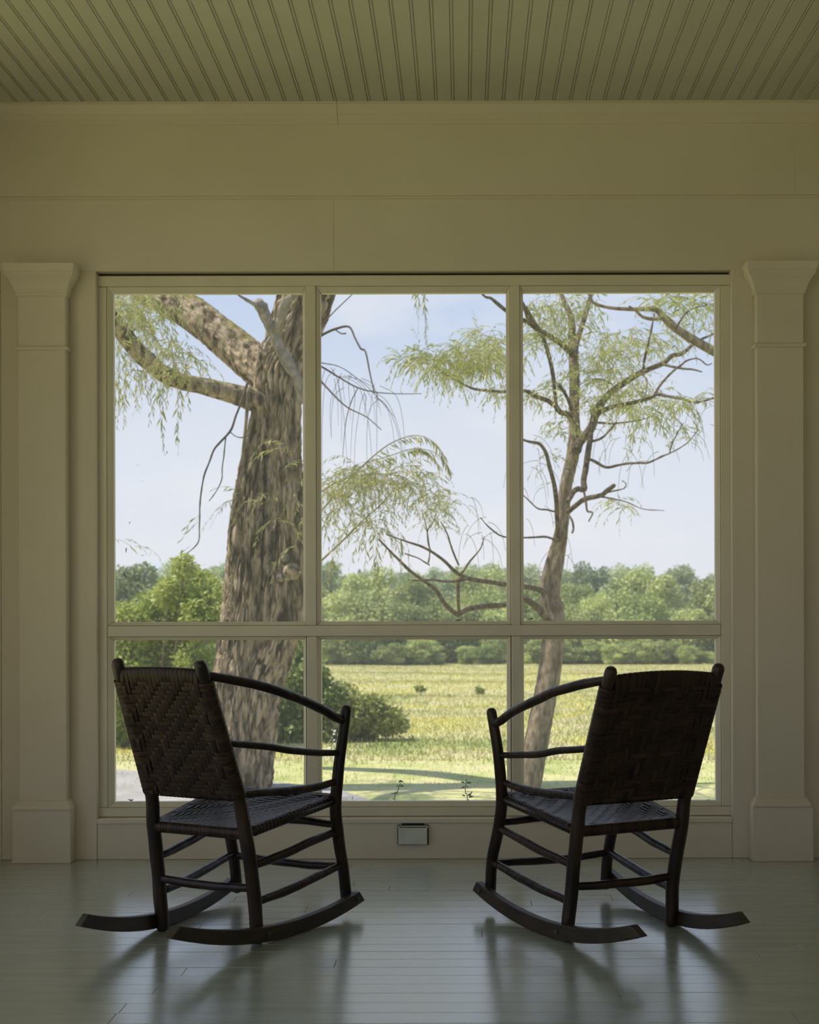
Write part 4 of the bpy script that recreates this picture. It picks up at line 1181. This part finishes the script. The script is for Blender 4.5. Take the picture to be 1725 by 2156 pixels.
br2 = [
 ([(1207, 748, 7), (1190, 730, 7), (1170, 716, 6), (1149, 703, 5.5), (1118, 682, 5), (1106, 651, 4.5), (1085, 610, 4), (1060, 560, 3)], 0, -.8),
 ([(1209, 745, 7), (1216, 717, 6), (1231, 669, 5.5), (1245, 621, 4.5), (1255, 570, 4), (1262, 500, 3)], 0, .6),
 ([(1205, 885, 6), (1195, 872, 6), (1180, 868, 5.5), (1170, 855, 5.5), (1150, 842, 5), (1125, 833, 4.5), (1106, 823, 4), (1067, 825, 3.6), (1030, 823, 3), (996, 818, 2.8), (965, 803, 2.4), (940, 790, 2), (913, 770, 1.5)], -.1, -1.4),
 ([(1172, 866, 4), (1167, 806, 4), (1159, 761, 4.5), (1142, 706, 4), (1120, 670, 3.5), (1107, 645, 3)], -.3, -.9),
 ([(1206, 868, 4), (1200, 850, 4), (1190, 828, 3.5), (1178, 812, 4)], -.1, -.5),
 ([(1213, 950, 11), (1222, 930, 10), (1245, 902, 9.5), (1253, 875, 9), (1262, 857, 8.5), (1286, 827, 7.5), (1320, 803, 7), (1340, 790, 6.5), (1355, 782, 6), (1396, 765, 5.5), (1416, 749, 5), (1437, 744, 4.5), (1458, 727, 3.5), (1480, 713, 3), (1504, 703, 2.4), (1560, 680, 1.5)], 0, .9),
 ([(1256, 873, 6), (1275, 862, 5), (1300, 854, 4.5), (1340, 846, 4), (1372, 837, 4), (1384, 830, 3.6), (1410, 835, 3.2), (1437, 840, 3), (1468, 847, 2.6), (1506, 837, 2), (1560, 820, 1.5)], 0, -1.0),
 ([(1245, 900, 5), (1243, 926, 6), (1238, 955, 6.5), (1234, 985, 6.5), (1229, 1012, 6), (1230, 1030, 7), (1215, 1030, 6), (1205, 1040, 6), (1196, 1058, 5)], 0, -.35),
 ([(1236, 966, 3.5), (1250, 970, 3.2), (1276, 984, 3), (1300, 980, 2.6), (1320, 976, 2.4), (1345, 975, 2.4), (1365, 974, 2.2), (1396, 960, 1.8), (1420, 950, 1.4), (1450, 930, 1), (1470, 905, .8)], -.2, -1.0),
 ([(1410, 955, 1.4), (1415, 935, 1.3), (1425, 915, 1.1), (1440, 890, .8)], -.8, -.9),
 ([(1197, 1078, 5.5), (1215, 1062, 5.5), (1234, 1050, 5.5), (1265, 1043, 5), (1280, 1032, 5), (1293, 1022, 4.5)], 0, -.8),
 ([(1262, 1045, 2), (1290, 1050, 1.6), (1320, 1057, 1.3), (1355, 1072, 1), (1399, 1075, .7)], -.6, -1.2),
 ([(1275, 1038, 2), (1300, 1032, 1.6), (1315, 1028, 1.3), (1318, 1018, 1), (1310, 1012, .8)], -.6, -.9),
 ([(1230, 1035, 2.6), (1234, 1058, 2.4), (1237, 1076, 2.2), (1248, 1080, 1.8), (1240, 1098, 1.4)], -.3, -.5),
 ([(1199, 1085, 2.6), (1205, 1097, 2.4), (1208, 1112, 2.2), (1205, 1122, 1.8)], -.1, -.3),
 ([(1178, 1140, 5), (1174, 1105, 5), (1171, 1046, 5), (1166, 1015, 4.8), (1159, 988, 4.5), (1150, 955, 4), (1138, 936, 3.6), (1120, 931, 3.2), (1107, 928, 2.8), (1075, 915, 2)], 0, -1.0),
 ([(1172, 1140, 2.8), (1160, 1133, 2.6), (1142, 1130, 2.4), (1106, 1132, 2), (1060, 1130, 1.8), (1030, 1110, 1.4), (1012, 1090, 1)], -.1, -1.1),
 ([(1172, 1078, 2), (1150, 1073, 1.8), (1131, 1070, 1.6), (1106, 1046, 1.3), (1085, 1030, 1)], -.1, -.8),
 ([(1260, 890, 2.6), (1290, 892, 2.2), (1310, 890, 2), (1345, 885, 1.5), (1380, 875, 1)], 0, -.5),
 ([(1245, 930, 3), (1266, 923, 2.6), (1285, 905, 2.2), (1298, 888, 1.6)], 0, -.4),
 ([(1355, 778, 3), (1357, 760, 3), (1360, 745, 3), (1366, 720, 2.4), (1372, 695, 2), (1378, 660, 1.5)], .3, .1),
 ([(1352, 785, 2.4), (1362, 800, 2), (1362, 820, 1.6), (1358, 835, 1.2)], .2, -.2),
 ([(1395, 767, 2.8), (1430, 775, 2.4), (1460, 778, 2), (1478, 783, 1.6)], .4, 0),
 ([(1432, 772, 2), (1445, 760, 1.7), (1470, 755, 1.4), (1488, 768, 1.2), (1500, 765, 1)], .3, .1),
 ([(1375, 836, 2.8), (1395, 805, 2.4), (1425, 775, 2), (1440, 765, 1.5)], -.3, 0),
 ([(1247, 800, 1.8), (1262, 798, 2), (1280, 804, 1.6), (1295, 815, 1.2)], 0, -.2),
 ([(1150, 1250, 8), (1143, 1245, 7), (1125, 1238, 6), (1106, 1235, 5.5), (1067, 1231, 5.5), (1030, 1225, 5), (986, 1218, 4.8), (959, 1204, 4), (931, 1177, 3.2), (893, 1153, 2.6), (852, 1139, 2), (814, 1125, 1.4)], 0, -1.6),
 ([(1155, 1310, 9), (1145, 1293, 8), (1128, 1276, 7.5), (1106, 1262, 7), (1085, 1268, 6.5), (1067, 1273, 6), (1030, 1276, 6), (996, 1280, 6), (975, 1288, 5.5), (962, 1293, 5), (935, 1269, 4.6), (920, 1245, 4.2), (900, 1228, 3.8), (866, 1204, 3.4), (838, 1177, 2.8), (797, 1135, 1.6)], 0, -1.3),
 ([(967, 1288, 3.6), (965, 1260, 3.4), (966, 1225, 3.4), (972, 1216, 3.2)], -1.0, -1.3),
 ([(985, 1219, 3.4), (960, 1224, 3), (935, 1224, 2.6), (910, 1221, 2.2), (880, 1222, 1.6), (860, 1221, 1)], -1.2, -1.5),
 ([(966, 1190, 2.2), (950, 1150, 2), (940, 1120, 1.6), (928, 1098, 1.3)], -1.4, -1.6),
 ([(972, 1208, 2.2), (990, 1182, 1.8), (1012, 1155, 1.4), (1020, 1130, 1)], -1.3, -1.5),
 ([(920, 1170, 1.8), (905, 1155, 1.6), (900, 1120, 1.4), (912, 1100, 1.2), (918, 1085, .9)], -1.5, -1.6),
 ([(902, 1185, 1.8), (905, 1160, 1.6), (898, 1110, 1.3), (890, 1080, 1)], -1.5, -1.6),
 ([(905, 1190, 1.6), (880, 1175, 1.4), (852, 1165, 1)], -1.5, -1.6),
 ([(1010, 612, 2.4), (1022, 625, 2.6), (1034, 628, 3), (1048, 640, 4), (1067, 655, 4.5), (1090, 668, 5), (1118, 682, 5)], -.9, -.6),
]
for pts, a, b in br2: w2.branch('branch', 'bark3', pts, Y2+a, Y2+b, 4, 7, 0.004)
# foliage over the upper crown
w2.cloud(1270, 770, 55, 40, Y2+.2, .6, 70, .15, .45, leaf=0.075)
w2.cloud(1310, 720, 60, 30, Y2+.2, .6, 60, .15, .45, leaf=0.075)
w2.cloud(1260, 840, 40, 35, Y2, .5, 34, .15, .4, leaf=0.075)
w2.cloud(1330, 830, 40, 35, Y2, .5, 52, .15, .45, leaf=0.075)
w2.cloud(1185, 700, 45, 50, Y2, .5, 44, .15, .4, leaf=0.075)
w2.cloud(1150, 650, 45, 30, Y2-.3, .6, 34, .2, .5, leaf=0.075)
w2.cloud(1125, 710, 22, 30, Y2-.5, .4, 24, .2, .45, leaf=0.075)
w2.cloud(1235, 640, 50, 25, Y2, .6, 24, .15, .4, leaf=0.075)
w2.cloud(1180, 810, 25, 40, Y2-.2, .4, 22, .15, .4, leaf=0.07)
w2.cloud(1130, 830, 25, 18, Y2-.6, .3, 18, .15, .35, leaf=0.07)
w2.cloud(1180, 890, 25, 25, Y2-.2, .3, 18, .15, .3, leaf=0.07)
w2.cloud(1160, 960, 30, 60, Y2-.3, .3, 12, .12, .3, leaf=0.055)
w2.cloud(1370, 870, 30, 15, Y2-.6, .3, 22, .25, .6, leaf=0.08)
w2.cloud(1445, 845, 30, 12, Y2-.8, .3, 22, .15, .45, leaf=0.075)
w2.cloud(1420, 660, 60, 35, Y2+.6, .6, 26, .15, .4, leaf=0.075)
w2.cloud(1400, 720, 40, 30, Y2+.4, .4, 18, .15, .4, leaf=0.075)
w2.cloud(1310, 1065, 16, 8, Y2-.9, .2, 7, .2, .4, leaf=0.075)
w2.cloud(1440, 910, 20, 20, Y2-.8, .2, 7, .15, .3, leaf=0.07)
# leafy end of the long left branch, seen in the middle screen
w2.cloud(1000, 755, 60, 35, Y2-1.1, .5, 80, .15, .42, leaf=0.075)
w2.cloud(940, 765, 55, 28, Y2-1.2, .5, 66, .15, .42, leaf=0.075)
w2.cloud(1040, 740, 30, 40, Y2-1.0, .5, 52, .15, .45, leaf=0.075)
w2.cloud(875, 755, 38, 18, Y2-1.3, .3, 32, .12, .36, leaf=0.07)
w2.cloud(1003, 705, 20, 15, Y2-1.1, .3, 14, .12, .3, leaf=0.07)
w2.cloud(1050, 830, 15, 20, Y2-1.0, .3, 14, .15, .35, leaf=0.07)
w2.cloud(930, 1085, 40, 40, Y2-1.5, .3, 24, .1, .3, leaf=0.055)
# bare hair-fine twigs
items = []
for (cx, cy, rx, ry, nn) in ((1130, 1000, 40, 110, 16), (1450, 880, 50, 60, 16), (1340, 940, 70, 50, 10), (1010, 1090, 50, 50, 12), (1190, 1170, 30, 40, 4), (1290, 930, 40, 40, 6)):
    for _ in range(nn):
        x0, y0 = cx+w2.rp.uniform(-rx, rx), cy+w2.rp.uniform(-ry, ry)
        dx, dy = w2.rp.uniform(-50, 50), w2.rp.uniform(10, 90)
        Yq = Y2 + w2.rp.uniform(-1, .2)
        P, R = polyline([(x0, y0, .7), (x0+dx*.4, y0+dy*.1, .6), (x0+dx*.8, y0+dy*.45, .5), (x0+dx, y0+dy, .35)], Yq, Yq); P, R = sub_path(P, R, 4)
        items.append((P, R, 3, {}))
w2.wood('bare_whips', 'leaftwig', items)['kind'] = 'stuff'
w2.finish('leaf2')

# third willow stands beyond the right edge; one limb reaches into the right screen
Y3 = 10.8
base = Vector((3.4, Y3+.4, ground_z(3.4, Y3+.4)))
w3 = Willow('willow_tree', 'willow limb reaching in at the upper right of the right screen', base, 14)
bz = base.z
P = [base+Vector((0, 0, -.05)), base+Vector((.02, 0, 1.0)), base+Vector((-.05, 0, 2.0)), base+Vector((.05, 0, 3.4)), base+Vector((.1, 0, 5))]
P, R = sub_path(P, [.17, .14, .13, .10, .06], 8)
w3.wood('trunk', 'bark2', [(P, R, 24, dict(amp=.01, freq=5, kz=4, seed=3))])
w3.branch('limb', 'bark2', [(1840, 900, 16), (1700, 840, 13), (1600, 795, 11), (1507, 742, 10), (1468, 720, 9.5), (1430, 696, 9), (1399, 669, 8), (1379, 651, 6), (1334, 651, 4.5), (1286, 648, 3.6), (1252, 638, 3), (1241, 621, 2.6), (1225, 590, 2)], Y3+.3, Y3+.3, 6, 10, 0.006)
w3.branch('branch', 'bark2', [(1400, 668, 4), (1380, 672, 4), (1355, 668, 3.2), (1340, 655, 3), (1325, 645, 2)], Y3+.3, Y3, 4, 6, 0.003)
w3.branch('branch', 'twig', [(1425, 690, 2), (1440, 665, 1.8), (1460, 650, 1.5), (1490, 642, 1)], Y3+.2, Y3, 4, 5, 0.0)
w3.cloud(1470, 640, 45, 25, Y3+.2, .4, 30, .15, .4, leaf=0.08)
w3.cloud(1400, 632, 50, 15, Y3+.2, .4, 22, .12, .3, leaf=0.08)
w3.cloud(1480, 690, 25, 20, Y3+.2, .4, 8, .12, .3, leaf=0.08)
w3.finish('leaf2')

# ------------------------------------------------------------------ small things at the screens
# two weeds growing up outside the middle lower screen
def weed(label, px_, top, leaves, flower):
    yv_ = YF + 0.22
    b = W(px_[0][0], px_[0][1], yv_)
    root = empty('weed', (b.x, yv_, -0.60))
    tag(root, label, 'weed', 'weeds outside the middle screen')
    pts = [Vector((0, 0, 0)), Vector((0.01, 0, 0.4))] + [W(x, y, yv_) - Vector((b.x, yv_, -.60)) for x, y in px_]
    tube('stem', M['weed'], root, pts, [.0022]*2+[.0018]*len(px_), 5, 3)
    for (x, y, ang, ln) in leaves:
        p0 = W(x, y, yv_) - Vector((b.x, yv_, -.60))
        d = Vector((math.cos(ang), .35*math.sin(ang*3), math.sin(ang)))
        s = Vector((-d.z, .5, d.x)).normalized()
        w_ = ln*.22
        v = [p0, p0+d*ln*.45+s*w_, p0+d*ln, p0+d*ln*.45-s*w_, p0+d*ln*.5+Vector((0, .004, 0))]
        link('leaf', mesh('leaf', v, [(0, 1, 4), (1, 2, 4), (2, 3, 4), (3, 0, 4)], True), M['weed'], root)
    if flower:
        c = W(flower[0], flower[1], yv_) - Vector((b.x, yv_, -.60))
        rn = np.random.default_rng(5)
        d = rn.normal(size=(60, 3)); d[:, 2] = np.abs(d[:, 2]); d /= np.linalg.norm(d, axis=1, keepdims=True)
        link('flower_head', quads_mesh('flower_head', leaf_quads(np.array(c)+d*.002, d, np.full(60, .009), np.full(60, .004), rn)), M['purple'], root)
weed('clover stem with a purple head outside the middle lower screen', [(831, 1690), (836, 1672), (841, 1655), (844, 1649)], None,
     [(841, 1657, 2.6, .016), (842, 1656, .2, .02), (843, 1655, .5, .012), (829, 1672, 2.8, .014), (830, 1670, .3, .016), (829, 1673, 1.4, .012), (824, 1685, 3.4, .012), (826, 1683, .6, .012)], (844, 1647))
weed('leafy green weed outside the middle lower screen, right of the purple clover', [(985, 1690), (981, 1672), (980, 1660), (982, 1645)], None,
     [(981, 1646, 1.3, .014), (981, 1648, .0, .026), (980, 1648, 3.0, .022), (980, 1655, 3.6, .022), (982, 1654, 5.6, .014), (981, 1676, 2.9, .02), (984, 1676, .6, .022), (986, 1678, .1, .026), (984, 1682, 5.5, .02), (983, 1684, 3.6, .018), (992, 1672, 1.2, .014), (988, 1678, .9, .016)], None)
# dried leaf bits and dead insects caught in the screens
bits = [(1427, 653, 10, .2), (1418, 730, 9, 1.0), (266, 1158, 10, 1.5), (263, 1209, 13, -1.1), (273, 1101, 6, 1.4), (300, 1170, 6, .4), (352, 953, 7, 1.5), (742, 1680, 9, 1.5), (1241, 1489, 8, .9),
        (919, 1300, 6, .3), (965, 1306, 12, 0.05), (1036, 1304, 8, .2), (1119, 1303, 11, .15), (1340, 1241, 7, 1.8), (240, 1128, 7, 1.3), (690, 1306, 5, 0), (382, 1160, 6, 1.2), (275, 1684, 12, .1), (1491, 1684, 9, .1), (805, 760, 4, .5), (300, 1013, 4, .3), (289, 980, 4, 1)]
spot = {}
for x, y, ln, an in bits: spot.setdefault((y < 1330, 0 if x < 657 else 1 if x < 1086 else 2), []).append(y)
for i, (x, y, ln, an) in enumerate(bits):
    key = (y < 1330, 0 if x < 657 else 1 if x < 1086 else 2)
    rank = sorted(spot[key]).index(y)
    if y == 1306 and x > 900: rank += 1
    where = ('upper' if key[0] else 'lower') + ' ' + ('left', 'middle', 'right')[key[1]]
    say = 'dark dried leaf bit caught on the %s screen' % where + (', %s from the top' % ORD[rank] if len(spot[key]) > 1 else '')
    c = W(x, y, YS-.002)
    rb = random.Random(i)
    L_ = ln*YS/F
    pts = [c + Vector((math.cos(an+k*rb.uniform(-.3, .3))*t*L_, rb.uniform(-.002, 0), math.sin(an)*t*L_ + rb.uniform(-.1, .1)*L_)) for k, t in enumerate((-.5, -.2, .1, .35, .5))]
    r = L_*rb.uniform(.07, .13)
    v, f = tube_data(catmull(pts, 2), list(np.interp(np.linspace(0, 1, 9), [0, .5, 1], [r*.3, r, r*.25])), 5)
    tag(link('leaf_bit', mesh('leaf_bit', v, f, True), M['debris']), say, 'leaf bit', 'dried bits caught on the screens')

# ------------------------------------------------------------------ summer haze lying over the fields
hz = link('haze', box_mesh('haze', -260, 260, 30, 420, -8, 40), None)
m = bpy.data.materials.new('summer_haze'); m.use_nodes = True
nt = m.node_tree; nt.nodes.clear()
ho = nt.nodes.new('ShaderNodeOutputMaterial'); vs = nt.nodes.new('ShaderNodeVolumeScatter')
vs.inputs['Color'].default_value = (0.96, 0.98, 1.0, 1); vs.inputs['Density'].default_value = 0.0007; vs.inputs['Anisotropy'].default_value = 0.2
nt.links.new(vs.outputs[0], ho.inputs['Volume'])
hz.data.materials.append(m)
tag(hz, 'pale summer haze over the distant meadow and woods', 'haze', kind='stuff')
